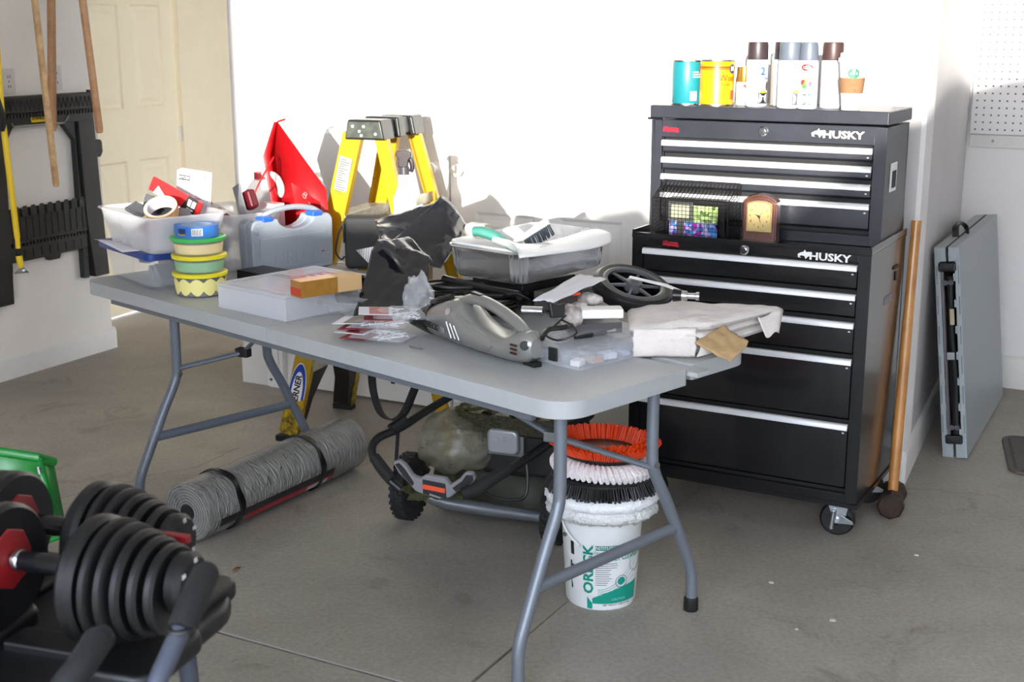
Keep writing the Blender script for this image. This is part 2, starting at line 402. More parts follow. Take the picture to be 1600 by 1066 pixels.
# outdoors: driveway and an unseen pale blocker, added to shade the sun and bounce light
drive = MB().add([(-60, -60, -.06), (60, -60, -.06), (60, 40, -.06), (-60, 40, -.06)], [(0, 1, 2, 3)]).build('ground', mat('driveway_concrete', (196, 190, 182), .9, var=.1))
struct(drive)
blocker_m = mat('blocker_pale', (200, 196, 184), .85, var=.1, vs=3)
hm = MB()
HY = -4.6
hts = [(-7, 2.0), (-3.2, 2.0), (-2.5, 1.98), (-2.1, 1.92), (-1.6, 1.9), (-1.2, 1.95), (-.5, 1.95), (-.2, 2.2), (.2, 2.45), (.8, 2.6), (2.0, 2.6), (6, 2.4)]
def hh(x):
    for (a, p), (b2, q) in zip(hts, hts[1:]):
        if a <= x <= b2: return p+(q-p)*(x-a)/(b2-a)
    return 2
def hf(u, v):
    x = -7+13*u; a = PI*v; h = hh(x)
    y = HY-.5*math.cos(a); z = h*min(1, math.sin(a)*1.6)
    k = noise.noise(Vector((x*5, y*3, z*4)))*.09+noise.noise(Vector((x*17, y*11, z*13)))*.04
    return (x+k, y+k, max(-.06, z+k*(z > .1)))
hm.grid(hf, 260, 24); hd = hm.build('sun_blocker', blocker_m); tag(hd, 'pale rough sun blocker added outside the open garage door', 'sun blocker')
# ------------------------------------------------------------ folding table
TH = .74
u = Vector((.717, -.697, 0)); w = Vector((.697, .717, 0)); TA = Vector((-1.514, 4.543, 0)); TR = -44.2
t = thing('folding_table', 'long pale grey plastic folding table standing open and piled with clutter', 'table', TA, TR)
def slab(name, x0, x1, y0, y1, rl, rr, parent, z1=TH, th=.045, m=tabletop, rs=(0, 0, 0, 0)):
    # corner radii: (x1,y0),(x1,y1),(x0,y1),(x0,y0)
    pts = []
    for (cx, cy, a0), r in zip(((x1, y0, -90), (x1, y1, 0), (x0, y1, 90), (x0, y0, 180)), rs):
        r = max(r, .002); ox = cx + (-r if cx == x1 else r); oy = cy + (-r if cy == y1 else r)
        for i in range(9):
            a = R_(a0+90*i/8); pts.append((ox+r*math.cos(a), oy+r*math.sin(a)))
    o = MB().prism(pts, th, z0=z1-th).build(name, m, parent, bevel=.007, bseg=3)
    return o
slab('tabletop_half', 0, 1.093, 0, .49, 0, 0, t, rs=(0, 0, 0, .07))
slab('tabletop_half', 1.0965, 2.28, 0, .49, 0, 0, t, rs=(.085, .02, 0, 0))
slab('rear_leaf', .02, 2.255, .535, .81, 0, 0, t, z1=TH-.002, rs=(.012, .07, .06, 0))
# hinge hardware between the top and the rear leaf
mb = MB()
for k in range(12): 
    x = .1+k*.19; mb.bx(x, x+.12, .485, .54, TH-.02, TH-.008)
mb.build('hinge_plate', tabletop, t)
h = MB().cyl((2.2, .484, TH-.03), (2.2, .542, TH-.03), .006, seg=10).cyl((2.225, .484, TH-.026), (2.225, .542, TH-.026), .005, seg=10)
h.build('hinge_bar', chrome, t)
# underside rails
MB().bx(.12, 2.14, .04, .055, TH-.075, TH-.045).bx(.12, 2.14, .72, .735, TH-.075, TH-.045).build('side_rail', hammer, t)
def leg_pair(x, sgn, lean, mleg):
    yc = .262; hw = .183; fw = .352
    for s in (-1, 1):
        p = [(x, yc+s*hw, TH-.05), (x, yc+s*hw, .50), (x+lean*.1, yc+s*(hw+.012), .44), (x+lean*.35, yc+s*(hw+.06), .35), (x+lean*.65, yc+s*(fw-.045), .22), (x+lean*.85, yc+s*(fw-.008), .14), (x+lean, yc+s*fw, .08), (x+lean, yc+s*fw, .02)]
        l = MB().tube(bez(p, 5), .0165, 14).build('leg', mleg, t)
        MB().lathe([(.020, 0), (.0215, .004), (.0205, .036), (.0172, .04)], 16, Matrix.Translation((x+lean, yc+s*fw, 0))).build('foot_cap', dark, l)
    MB().tube([(x+lean*.5, yc-.282, .265), (x+lean*.5, yc+.282, .265)], .013, 12, flat=1.25).build('cross_bar', mleg, t)
    # folding brace: from one leg across to a knee, then up under the top
    if sgn > 0: a, m_, b = Vector((x, yc+hw, .46)), Vector((x-.15, yc-.042, .565)), Vector((x-.40, yc-.142, TH-.05))
    else: a, m_, b = Vector((x, yc-hw, .485)), Vector((x+.14, yc-.01, .535)), Vector((x+.30, yc+.04, TH-.05))
    MB().tube([a, m_], .011, 10, flat=.8).build('folding_brace', mleg, t)
    MB().tube([m_, b], .013, 8, flat=.5).build('folding_brace', hammer if sgn > 0 else mleg, t)
    MB().box(tuple(m_), (.05, .03, .03), Matrix.Rotation(.3, 3, 'Z')).build('brace_joint', steel if sgn > 0 else dark, t, bevel=.004)
    mb = MB().cyl((x+.014, yc+sgn*hw, .47), (x+.021, yc+sgn*hw, .47), .008); mb.build('rivet', steel, t); MB().cyl((x+.014, yc-sgn*hw, .38), (x+.021, yc-sgn*hw, .38), .005).build('rivet', steel, t)
leg_pair(2.2, 1, .02, hammer)
leg_pair(.46, -1, 0, tubegrey)

# ------------------------------------------------------------ tool chests
CR = (1.089, 3.922, 0)
def badge_text(par, x, y, z, s=.034):
    text('lettering', 'HUSKY', s, whitepl, par, T3(x, y, z), bold=.03, sx=1.28)
def dog(par, x, y, z, s=1):
    pts = [(-.024, .002), (-.014, .008), (-.006, .010), (-.001, .017), (.003, .010), (.012, .011), (.024, .006), (.014, .004), (.020, -.002), (.010, -.003), (.002, -.012), (-.002, -.003), (-.012, -.001), (-.018, -.005), (-.012, -.009), (-.022, -.008)]
    MB().prism([(a*s, b*s) for a, b in pts], .0008, T3(x, y, z, rx=90)).build('dog_emblem', whitepl, par, smooth=False)
def red_badge(par, x, y, z, m):
    pl = MB().prism([(.036*math.cos(2*PI*i/24), .016*math.sin(2*PI*i/24)) for i in range(24)], .0008, T3(x, y, z, rx=90)).build('badge', m, par)
    br = mat('badge_red', (170, 24, 44), .4); random.seed(5); mb = MB()
    for k in range(9):   # worn script strokes, no longer readable
        a = -.026+.0062*k; h0 = random.uniform(-.010, -.006); h1 = random.uniform(.003, .010)
        mb.prism([(a, h0), (a+.0034, h0), (a+.0058, h1), (a+.0022, h1)], .0006, T3(x, y-.0008, z, rx=90))
    mb.prism([(-.024, -.006), (.030, -.009), (.034, -.003), (-.022, .0)], .0007, T3(x, y-.0008, z, rx=90)); mb.prism([(.0, .003), (.028, .001), (.031, .005), (.002, .007)], .0007, T3(x, y-.0008, z, rx=90))
    mb.build('badge_script', br, pl, smooth=False)
def lock(par, x, y, z):
    l = MB().lathe([(.0155, 0), (.0155, .004), (.012, .008), (.009, .008), (.009, .011), (1e-6, .011)], 20, T3(x, y, z, rx=90)).build('lock', chrome, par)
    MB().bx(x-.0012, x+.0012, y-.0125, y-.011, z-.005, z+.005).build('keyhole', dark, l)
def chest(name, label, x0, x1, y0, y1, z0, z1, bars, botz, m, loc, lid=0, xin=.045, barh=.014):
    t = thing(name, label, 'tool chest', loc, -29)
    fw = .038
    mb = MB()
    top = bars[0]+.018
    # shell: sides, back, bottom, front frame
    mb.bx(x0, x0+.012, y0, y1, z0, z1).bx(x1-.012, x1, y0, y1, z0, z1).bx(x0, x1, y1-.012, y1, z0, z1).bx(x0, x1, y0+.002, y1, z0, z0+.012)
    mb.bx(x0+.012, x0+fw, y0, y0+.02, z0, z1).bx(x1-fw, x1-.012, y0, y0+.02, z0, z1)
    mb.bx(x0+fw, x1-fw, y0, y0+.02, z0, botz-.004).bx(x0+fw, x1-fw, y0, y0+.02, top, z1)
    mb.bx(x0+.01, x1-.01, y0+.01, y1, z1-.012 if not lid else z1-.012, z1-.001)
    mb.build('body', m, t, bevel=.002)
    MB().bx(x0+fw, x1-fw, y0+.03, y0+.04, z0+.01, top).build('inner_panel', dark, t)
    zz = bars+[botz-.012]
    for k in range(len(bars)):
        a, b = zz[k], zz[k+1]
        xa, xb = x0+fw+.004, x1-fw-.004
        pr = [(y0+.026, a+.006), (y0+.003, a+.004), (y0+.001, a-.012), (y0+.001, b+.030), (y0+.010, b+.022), (y0+.026, b+.020)]
        vs = [(xa, y, z) for y, z in pr]+[(xb, y, z) for y, z in pr]; n = len(pr)
        dr = MB().add(vs, [tuple(range(n)), tuple(range(n, 2*n))]+[(i, (i+1) % n, n+(i+1) % n, n+i) for i in range(n)]).build('drawer', m, t, bevel=.001)
        ba = MB(); q = [(y0+.004, a+.010), (y0-.007, a+.009), (y0-.011, a+.004), (y0-.012, a-barh*.6), (y0-.007, a-barh*.75), (y0+.001, a-barh*.4)]
        vs = [(xa-.001, y, z) for y, z in q]+[(xb+.001, y, z) for y, z in q]; n = len(q)
        ba.add(vs, [tuple(range(n)), tuple(range(n, 2*n))]+[(i, (i+1) % n, n+(i+1) % n, n+i) for i in range(n)]).build('handle', alum, dr)
        MB().bx(xb-.016, xb-.010, y0-.001, y0+.001, a-.022, a-.018).build('rivet', alum, dr)
    return t
lo = chest('tool_cabinet', 'black steel rolling tool cabinet with five long silver drawer pulls', -.79, 0, 0, .46, .13, .935, [.888, .797, .708, .592, .381], .165, huskyblk, CR)
# rim of the top tray
MB().bx(-.79, -.782, 0, .46, .93, .955).bx(-.008, 0, 0, .46, .93, .955).bx(-.79, 0, 0, .008, .93, .946).build('tray_rim', huskyblk, lo, bevel=.001)
dog(lo, -.205, -.0012, .916); badge_text(lo, -.128, -.0012, .914, .032); red_badge(lo, -.655, -.0012, .917, huskyblk); lock(lo, -.402, 0, .916)
# side details: push handle slots and label
MB().bx(.0, .003, .30, .36, .84, .85).bx(0, .003, .33, .34, .80, .83).build('slot', dark, lo)
MB().bx(.0, .0015, .20, .30, .74, .765).build('side_label', mat('grey_label', (120, 122, 126), .5), lo)
MB().bx(-.02, .004, -.004, .47, .115, .13).bx(-.79, 0, 0, .46, .115, .13).build('base_channel', huskyblk, lo)
wheel_m = mat('caster_rubber', (14, 14, 15), .35)
def caster(x, y, ry):
    pl = MB().bx(x-.045, x+.045, y-.04, y+.04, .108, .115)
    M = T3(x, y, 0, rz=ry)
    for s in (-1, 1):
        pts = [(-.03, .11), (.035, .11), (.025, .065), (.012, .045), (-.008, .045)]
        pl.prism(pts, .003, M @ T3(0, s*.022, 0, rx=90))
    c = pl.build('caster', steel, lo)
    MB().lathe([(.02, -.017), (.05, -.017), (.056, -.011), (.057, 0), (.056, .011), (.05, .017), (.02, .017), (.02, -.017)], 32, M @ T3(0, 0, .057, rx=90)).build('wheel', wheel_m, c)
    MB().cyl(M @ Vector((0, -.034, .057)), M @ Vector((0, .034, .057)), .007).bx(0, 0, 0, 0, 0, 0).build('axle', chrome, c)
    lv = MB().add([tuple(M @ Vector(p)) for p in ((.015, -.03, .078), (.05, -.034, .062), (.055, -.034, .052), (.01, -.03, .05), (.015, -.037, .078), (.05, -.041, .062), (.055, -.041, .052), (.01, -.037, .05))], [(0, 1, 2, 3), (4, 5, 6, 7), (0, 1, 5, 4), (1, 2, 6, 5), (2, 3, 7, 6), (3, 0, 4, 7)])
    lv.cyl(M @ Vector((-.01, -.036, .09)), M @ Vector((-.015, -.036, .03)), .006, .009)
    lv.build('brake_lever', steel, c, bevel=.001)
caster(-.07, .06, 8); caster(-.06, .40, 20); caster(-.72, .06, 0); caster(-.72, .40, 0)
up = chest('tool_chest', 'black steel tool chest with a closed lid, standing on the rolling cabinet', -.79, -.01, .14, .44, .935, 1.305, [1.231, 1.175, 1.119, 1.059], .972, huskytop, CR)
lid = MB().bx(-.794, -.006, .134, .446, 1.312, 1.353).build('lid', huskytop, up, bevel=.004, bseg=3)
MB().bx(-.80, -.75, .13, .14, 1.306, 1.313).build('latch', huskyblk, lid)
dog(up, -.222, .1388, 1.279); badge_text(up, -.146, .1388, 1.277, .032); red_badge(up, -.722, .1388, 1.275, huskytop); lock(up, -.403, .14, 1.28)
sh = MB().bx(-.01, -.006, .205, .285, 1.10, 1.19).build('side_handle', alum, up, bevel=.002)
MB().bx(-.0062, -.0045, .222, .270, 1.112, 1.165).build('handle_recess', dark, sh)

# ------------------------------------------------------------ cans and cup on the chest
TZ = 1.354
Mc = Matrix.Translation(CR) @ Matrix.Rotation(R_(-29), 4, 'Z')
def ontop(px, pz=TZ): return P(px, 162, pz)
def cloc(x, y, z=TZ): return Mc @ Vector((x, y, z))
FACE = -14   # yaw of a label turned to the viewer on this side of the room
def tin(name, label, x, y, r, hgt, m, parts, rz):
    t = thing(name, label, 'paint can', cloc(x, y), rz)
    MB().lathe([(r*.96, 0), (r, .003), (r, hgt-.004), (r*.985, hgt-.002)], 40).build('body', m, t)
    MB().lathe([(r*.99, hgt-.004), (r*1.02, hgt-.002), (r*1.02, hgt+.002), (r*.95, hgt+.003), (r*.93, hgt-.004), (1e-6, hgt-.004)], 40).lathe([(r*.9, 0), (r*1.02, 0), (r*1.02, .004), (r*.99, .005)], 40).build('rim', steel, t)
    for nm, s, size, mm, x_, z_, b in parts: text(nm, s, size, mm, t, T3(0, 0, z_), wrap=r+.0006, bold=b) if not x_ else text(nm, s, size, mm, t, Matrix.Rotation(x_, 4, 'Z') @ T3(0, 0, z_), wrap=r+.0006, bold=b)
    return t
def band(name, r, z0, z1, m, par, a0=-PI, a1=PI, seg=24):
    vs = []; 
    for i in range(seg+1):
        a = a0+(a1-a0)*i/seg
        vs += [(r*math.sin(a), -r*math.cos(a), z0), (r*math.sin(a), -r*math.cos(a), z1)]
    return MB().add(vs, [(2*i, 2*i+2, 2*i+3, 2*i+1) for i in range(seg)]).build(name, m, par)
def patch(name, r, a, z, wd, ht, m, par, n=24, kind='e'):
    """small flat print on a cylinder"""
    pts = []
    for i in range(n):
        th = 2*PI*i/n; c, s = math.cos(th), math.sin(th)
        if kind == 'e': p = (wd/2*c, ht/2*s)
        else:
            k = max(abs(c), abs(s)); p = (wd/2*c/k, ht/2*s/k)
        pts.append(p)
    vs = [(r*math.sin(a), -r*math.cos(a), z)]+[(r*math.sin(a+x/r), -r*math.cos(a+x/r), z+y) for x, y in pts]
    return MB().add(vs, [(0, i+1, (i+1) % n+1) for i in range(n)]).build(name, m, par)
teal_m = mat('teal_label', (30, 128, 136), .35); yel_m = mat('yellow_label', (212, 158, 12), .35); org_m = mat('orange_red_print', (190, 60, 16), .4); navy = mat('navy_print', (30, 50, 100), .4)
t = tin('paint_can', 'round metal can with a teal label at the left end of the can row', -.705, .235, .0505, .142, teal_m, [], FACE)
b_ = band('label_stripe', .0511, .112, .118, org_m, t, .95, 1.9); band('label_stripe', .0511, .104, .112, navy, t, .95, 1.9)
patch('barcode_panel', .0511, .55, .028, .024, .03, whitepl, t, kind='r')
for k in range(3): patch('barcode_line', .0515, .55, .018+k*.008, .016, .0012, ink, t, kind='r')
for k in range(8): patch('small_print', .0511, -.3, .04+k*.008, .05-.006*(k % 3), .0012, mat('teal_dark', (30, 130, 140), .4), t, kind='r')
for k in range(3): patch('small_print', .0511, .75, .09+k*.008, .03, .003, whitepl, t, kind='r')
t = tin('paint_can', 'round metal can with a yellow label and an orange stripe, second in the can row', -.597, .225, .0565, .145, yel_m, [], FACE)
band('label_stripe', .0571, .120, .126, org_m, t); band('label_stripe', .0571, .116, .1185, org_m, t)
patch('roundel', .0575, 1.1, .118, .03, .03, navy, t); text('lettering', 'M', .02, whitepl, t, Matrix.Rotation(1.1, 4, 'Z') @ T3(0, 0, .118), wrap=.058, bold=.03)
text('lettering', 'Woo', .03, org_m, t, Matrix.Rotation(.75, 4, 'Z') @ T3(0, 0, .088), wrap=.0572); text('lettering', 'Finish', .013, org_m, t, Matrix.Rotation(.62, 4, 'Z') @ T3(0, 0, .068), wrap=.0572)
patch('red_box', .0572, 1.15, .034, .018, .03, mat('print_brown', (150, 70, 40), .4), t, kind='r')
for k in range(9): patch('small_print', .0572, -.35, .03+k*.008, .04-.005*(k % 3), .001, mat('print_ochre', (196, 140, 10), .4), t, kind='r')
def spray(label, x, y, r, hgt, capm, body, rz, cap=.052, round_=False):
    t = thing('spray_can', label, 'spray can', cloc(x, y), rz)
    MB().lathe([(r*.9, 0), (r, .004), (r, hgt-cap-.012), (r*.93, hgt-cap-.003), (r*.8, hgt-cap)], 36).build('body', body, t)
    MB().lathe([(r*.94, hgt-cap-.004), (r*.97, hgt-cap), (r*(.86 if round_ else .94), hgt-.008), (r*(.8 if round_ else .9), hgt-.001), (r*.7, hgt), (1e-6, hgt)], 36).build('cap', capm, t)
    return t
brown_cap = mat('brown_cap', (58, 46, 50), .4); grey_cap = mat('grey_cap', (96, 104, 116), .4); gold_cap = mat('gold_cap', (150, 118, 50), .3, .6)
label_w = mat('can_label_white', (206, 206, 212), .3)
t = spray('small gold capped spray can between the yellow can and the first tall can', -.512, .25, .026, .125, gold_cap, label_w, FACE, .045); patch('oval_print', .0266, .3, .062, .022, .012, redm, t)
t = spray('tall white spray can with a dark brown cap and a blue figure 2 on it', -.452, .20, .0345, .205, brown_cap, label_w, FACE)
text('lettering', '2', .034, mat('print_blue', (30, 90, 190), .4), t, Matrix.Rotation(.62, 4, 'Z') @ T3(0, 0, .112), wrap=.0351, bold=.02)
text('lettering', 'ULTRA', .010, mat('print_blue', (30, 90, 190), .4), t, Matrix.Rotation(.8, 4, 'Z') @ T3(0, 0, .09), wrap=.0351)
patch('black_panel', .0351, .75, .028, .036, .034, ink, t, kind='r'); patch('green_print', .0352, .75, .048, .026, .008, mat('print_lime', (190, 220, 30), .4), t)
patch('small_print', .0356, .75, .034, .022, .003, whitepl, t, kind='r'); patch('brown_drop', .0352, 1.2, .066, .014, .03, mat('print_brown2', (80, 50, 36), .4), t)
t = spray('thin beige can half hidden behind the spray can marked 2', -.412, .285, .02, .165, mat('pale_teal_cap', (150, 210, 200), .4), mat('beige_can', (176, 166, 148), .5), FACE, .02)
t = spray('dark capped spray can just showing behind the wide light grey cap', -.385, .265, .033, .205, brown_cap, label_w, FACE)
t = spray('white spray can with a wide light grey cap in the middle of the row', -.335, .175, .0385, .205, grey_cap, label_w, FACE)
patch('grey_panel', .0391, .75, .03, .036, .04, grey_cap, t, kind='r'); patch('green_print', .0392, .72, .052, .034, .010, mat('print_lime', (190, 220, 30), .4), t)
t = spray('white spray can with a narrow grey cap, a red oval and coloured dots', -.272, .16, .031, .205, grey_cap, label_w, FACE-14, round_=True)
pp = patch('red_oval', .0316, .1, .128, .036, .021, redm, t); patch('oval_inner', .0318, .2, .128, .024, .012, whitepl, t)
text('lettering', 'KRYLON', .010, redm, t, Matrix.Rotation(.2, 4, 'Z') @ T3(0, 0, .128), wrap=.0321, bold=.03)
for i, c in enumerate(((70, 190, 70), (90, 50, 170), (220, 60, 60), (240, 180, 60))): patch('colour_dot', .0318, (-.05, .35, -.2, .2)[i], (.072, .078, .082, .088)[i], .018, .018, mat('dot%d' % i, c, .4), t)
patch('grey_panel', .0316, .2, .03, .05, .035, grey_cap, t, kind='r'); patch('small_print', .032, .2, .038, .03, .003, whitepl, t, kind='r'); patch('small_print', .032, .2, .028, .034, .002, whitepl, t, kind='r')
t = spray('white spray can with a dark brown cap half hidden behind the paper cup', -.215, .225, .0345, .205, mat('brown_cap2', (72, 50, 48), .4), label_w, FACE)
# paper cup
def cup(label, x, y, sleeve, rz):
    t = thing('paper_cup', label, 'cup', cloc(x, y), rz)
    MB().lathe([(.028, 0), (.0285, .004), (.041, .148), (.042, .15)], 36).build('body', mat('cup_white', (212, 212, 212), .6), t)
    MB().lathe([(.0425, .146), (.0445, .149), (.0445, .158), (.040, .160), (.039, .172), (.036, .174), (.035, .170), (1e-6, .170)], 36).build('lid', whitepl, t)
    if sleeve:
        MB().lathe([(.0325, .052), (.0352, .052), (.0395, .098), (.037, .098), (.0325, .052)], 36).build('sleeve', mat('kraft_paper', (142, 104, 70), .85, var=.06, vs=30), t)
        gm = mat('print_green', (0, 104, 72), .5)
        lg = patch('round_emblem', .0408, .1, .112, .035, .032, gm, t)
        # white figure in the emblem: star crown, face and waves
        st = []
        for i in range(10): a = PI/2+2*PI*i/10; rr = .007 if i % 2 == 0 else .003; st.append((rr*math.cos(a), rr*math.sin(a)))
        MB().prism(st, .0006, Matrix.Rotation(.1, 4, 'Z') @ T3(0, -.0413, .121, rx=90)).build('emblem_crown', whitepl, lg, smooth=False)
        for s in (-1, 0, 1): MB().prism([(s*.009-.003, -.004), (s*.009, .005), (s*.009+.003, -.004)], .0006, Matrix.Rotation(.1, 4, 'Z') @ T3(0, -.0413, .113, rx=90)).build('emblem_wave', whitepl, lg, smooth=False)
        for k in range(3): patch('small_print', .0382, .1, .084-.004*k, .03-.004*k, .0008, mat('kraft_dark', (130, 90, 56), .8), t, kind='r')
        patch('sleeve_mark', .0372, .25, .061, .008, .009, mat('kraft_dark', (130, 90, 56), .8), t)
    return t
cup('white paper cup with brown cardboard sleeve and green emblem, on the chest lid', -.135, .165, True, FACE)

# ------------------------------------------------------------ clock and wire basket
ck = thing('mantel_clock', 'small brown wooden mantel clock with gold dial on the rolling cabinet top', 'clock', cloc(-.37, .055, .935), -24)
bw = mat('dark_walnut', (92, 46, 34), .3, col2=(64, 30, 22), vs=20, coat=.4)
def arch(wd, ht, rise, n=14):
    pts = [(-wd/2, 0), (wd/2, 0), (wd/2, ht-rise)]
    for i in range(1, n): a = i/n; pts.append((wd/2-wd*a, ht-rise+rise*math.sin(PI*a)**.7))
    return pts+[(-wd/2, ht-rise)]
MB().prism(arch(.102, .150, .022), .058, T3(0, .032, 0, rx=90)).build('case', bw, ck, bevel=.003)
MB().bx(-.055, .055, -.034, .036, 0, .012).build('base', bw, ck, bevel=.003)
MB().prism(arch(.109, .156, .024), .048, T3(0, .028, 0, rx=90), ).build('moulding', bw, ck, bevel=.002)
mb = MB().prism(arch(.082, .100, .010), .004, T3(0, -.026, .038, rx=90)); dl = mb.build('dial_frame', mat('brass', (200, 170, 110), .25, 1), ck, bevel=.001)
MB().prism(arch(.072, .090, .009), .001, T3(0, -.0302, .043, rx=90)).build('dial', mat('dial_gold', (176, 152, 96), .5), ck)
for i in range(12):
    a = PI/2-2*PI*(i+1)/12; s = str(i+1)
    text('numeral', s, .0105, ink, ck, T3(.029*math.cos(a), -.0316, .089+.035*math.sin(a)))
for a, l, wd in ((R_(-72), .026, .0022), (R_(150), .017, .003), (R_(48), .034, .0008)):
    c_, s_ = math.cos(a), math.sin(a); mb = MB()
    mb.prism([(-.005*c_+wd*s_, -.005*s_-wd*c_), (l*c_, l*s_), (-.005*c_-wd*s_, -.005*s_+wd*c_)], .0006, T3(0, -.032, .087, rx=90)).build('hand', ink, ck, smooth=False)
MB().lathe([(.003, 0), (.003, .003), (1e-6, .003)], 12, T3(0, -.0318, .087, rx=90)).build('hub', ink, ck)
# wire basket, open, slanted front, holding a garden picture and a small framed glass
bk = thing('wire_basket', 'dark wire mesh basket with a sloping top beside the mantel clock', 'basket', cloc(-.60, .08, .936), -29)
wire = mat('dark_wire', (44, 40, 38), .4, .7)
bwd, bd, hf_, hb_ = .262, .115, .125, .180
def wgrid(fn, nu, nv, r=.0007, skipu=0):
    mb = MB()
    for i in range(nu+1): mb.tube([fn(i/nu, 0), fn(i/nu, 1)], r, 4)
    for j in range(nv+1): mb.tube([fn(0, j/nv), fn(1, j/nv)], r, 4)
    return mb
X0, X1 = -bwd/2, bwd/2
g1 = wgrid(lambda a, b: (X0+bwd*a, -bd/2, hf_*b), 20, 10); g1.build('front_mesh', wire, bk)
wgrid(lambda a, b: (X0+bwd*a, -bd/2+bd*b, .001), 20, 8).build('bottom_mesh', wire, bk)
wgrid(lambda a, b: (X0+bwd*a, bd/2, hb_*b), 20, 14).build('back_mesh', wire, bk)
for s in (X0, X1): wgrid(lambda a, b: (s, -bd/2+bd*a, (hf_+(hb_-hf_)*a)*b), 8, 11).build('side_mesh', wire, bk)
wgrid(lambda a, b: (X0+bwd*a, -bd/2+bd*b*.9, hf_+(hb_-hf_)*b*.9), 20, 3, .0012).build('lid_mesh', wire, bk)
mb = MB().tube([(X0, -bd/2, hf_), (X1, -bd/2, hf_), (X1, bd/2, hb_), (X0, bd/2, hb_)], .002, 6, closed=True).tube([(X0, -bd/2, .002), (X1, -bd/2, .002), (X1, bd/2, .002), (X0, bd/2, .002)], .002, 6, closed=True)
for x in (X0, X1):
    for y in (-bd/2, bd/2): mb.tube([(x, y, 0), (x, y, hf_ if y < 0 else hb_)], .002, 6)
mb.build('rim_wire', wire, bk)
# the picture inside
def picture_mat():
    m = bpy.data.materials.new('garden_picture'); m.use_nodes = True; nt = m.node_tree; b = nt.nodes['Principled BSDF']; b.inputs['Roughness'].default_value = .25
    tc = nt.nodes.new('ShaderNodeTexCoord'); v = nt.nodes.new('ShaderNodeTexVoronoi'); v.inputs['Scale'].default_value = 90
    nt.links.new(tc.outputs['Object'], v.inputs['Vector']); sp = nt.nodes.new('ShaderNodeSeparateXYZ'); nt.links.new(tc.outputs['Object'], sp.inputs[0])
    a = nt.nodes.new('ShaderNodeValToRGB'); cr = a.color_ramp; cr.elements[0].color = (.05, .1, .02, 1); cr.elements[1].color = (.55, .7, .3, 1)
    c = nt.nodes.new('ShaderNodeValToRGB'); cr = c.color_ramp; cr.interpolation = 'CONSTANT'
    for p, col in ((0, (.05, .15, .5, 1)), (.3, (.35, .03, .4, 1)), (.5, (.1, .3, .6, 1)), (.7, (.5, .4, .7, 1))):
        x = cr.elements.new(p); x.color = col
    sc = nt.nodes.new('ShaderNodeSeparateColor'); nt.links.new(v.outputs['Color'], sc.inputs[0]); nt.links.new(sc.outputs[0], a.inputs[0]); nt.links.new(sc.outputs[1], c.inputs[0])
    mr = nt.nodes.new('ShaderNodeMapRange'); mr.inputs[1].default_value = .045; mr.inputs[2].default_value = .055; nt.links.new(sp.outputs[2], mr.inputs[0])
    mx = nt.nodes.new('ShaderNodeMixRGB'); nt.links.new(mr.outputs[0], mx.inputs[0]); nt.links.new(c.outputs[0], mx.inputs[1]); nt.links.new(a.outputs[0], mx.inputs[2]); nt.links.new(mx.outputs[0], b.inputs['Base Color'])
    return m
pc = MB().bx(-.075, .09, -.042, -.039, .006, .105).build('picture_card', picture_mat()); pc.location = bk.location; pc.rotation_euler = bk.rotation_euler
tag(pc, 'colourful garden picture card with purple and blue flowers inside the wire basket', 'picture')
th = thing('glass_frame', 'small silver framed glass square inside the wire basket', 'glass_frame', Matrix.Translation(bk.location) @ Matrix.Rotation(R_(-29), 4, 'Z') @ Vector((-.035, -.047, .005)), -29)  # small silver frame with a pale glass face
pf = []
MB().bx(-.042, .042, -.004, .004, .048, .058).bx(-.042, .042, -.002, .004, .100, .110).bx(-.042, -.032, -.002, .004, .058, .100).bx(.032, .042, -.002, .004, .058, .100).build('frame', mat('pewter', (120, 122, 120), .3, .8), th, bevel=.001)
MB().bx(-.032, .032, .0, .003, .058, .100).build('face', mat('pale_glass', (150, 150, 128), .15), th)
MB().bx(-.012, .012, .0, .006, 0, .05).build('stand', mat('pewter', (120, 122, 120), .3, .8), th)
bx_ = MB().bx(-.10, .10, .0, .045, .002, .12).build('dark_box', blackpl); bx_.location = bk.location; bx_.rotation_euler = bk.rotation_euler
tag(bx_, 'dark box standing at the back inside the wire basket', 'box')
# ------------------------------------------------------------ step ladder
def proj(p):
    x, y, z = p[0], p[1], p[2]-CAMH; dep = y*math.cos(PITCH)-z*math.sin(PITCH); upv = y*math.sin(PITCH)+z*math.cos(PITCH)
    return round(800+FPX*x/dep), round(533-FPX*upv/dep)
# local: x from the climbing side (-) to the rear rails (+), y width (0 near, + far)
LD = thing('step_ladder', 'yellow fibreglass step ladder with black caps behind the table', 'ladder', (-.575, 4.868, 0), -20)
yl = mat('ladder_yellow', (186, 146, 8), .38, var=.05, vs=10, bump=.05, bs=300)
yscuff = mat('ladder_yellow_scuffed', (204, 168, 12), .45, col2=(30, 28, 20), vs=42)
LH = 1.215
def cchan(a, b, wd, dp, th, sgn, mb):
    """channel rail from a to b; web in the x-z plane, flanges along y*sgn"""
    a = Vector(a); b = Vector(b); t_ = (b-a).normalized(); n = Vector((t_.z, 0, -t_.x)).normalized(); s = Vector((0, sgn, 0))
    pr = [(-wd/2, 0), (wd/2, 0), (wd/2, dp), (wd/2-th, dp), (wd/2-th, th), (-wd/2+th, th), (-wd/2+th, dp), (-wd/2, dp)]
    vs = [tuple(q+n*x+s*y) for q in (a, b) for x, y in pr]; k = len(pr)
    mb.add(vs, [tuple(range(k)), tuple(range(k, 2*k))]+[(i, (i+1) % k, k+(i+1) % k, k+i) for i in range(k)]); return mb
FX, RX, TXf, TXr = -.345, .36, -.055, .05
Wb, Wt = .52, .36
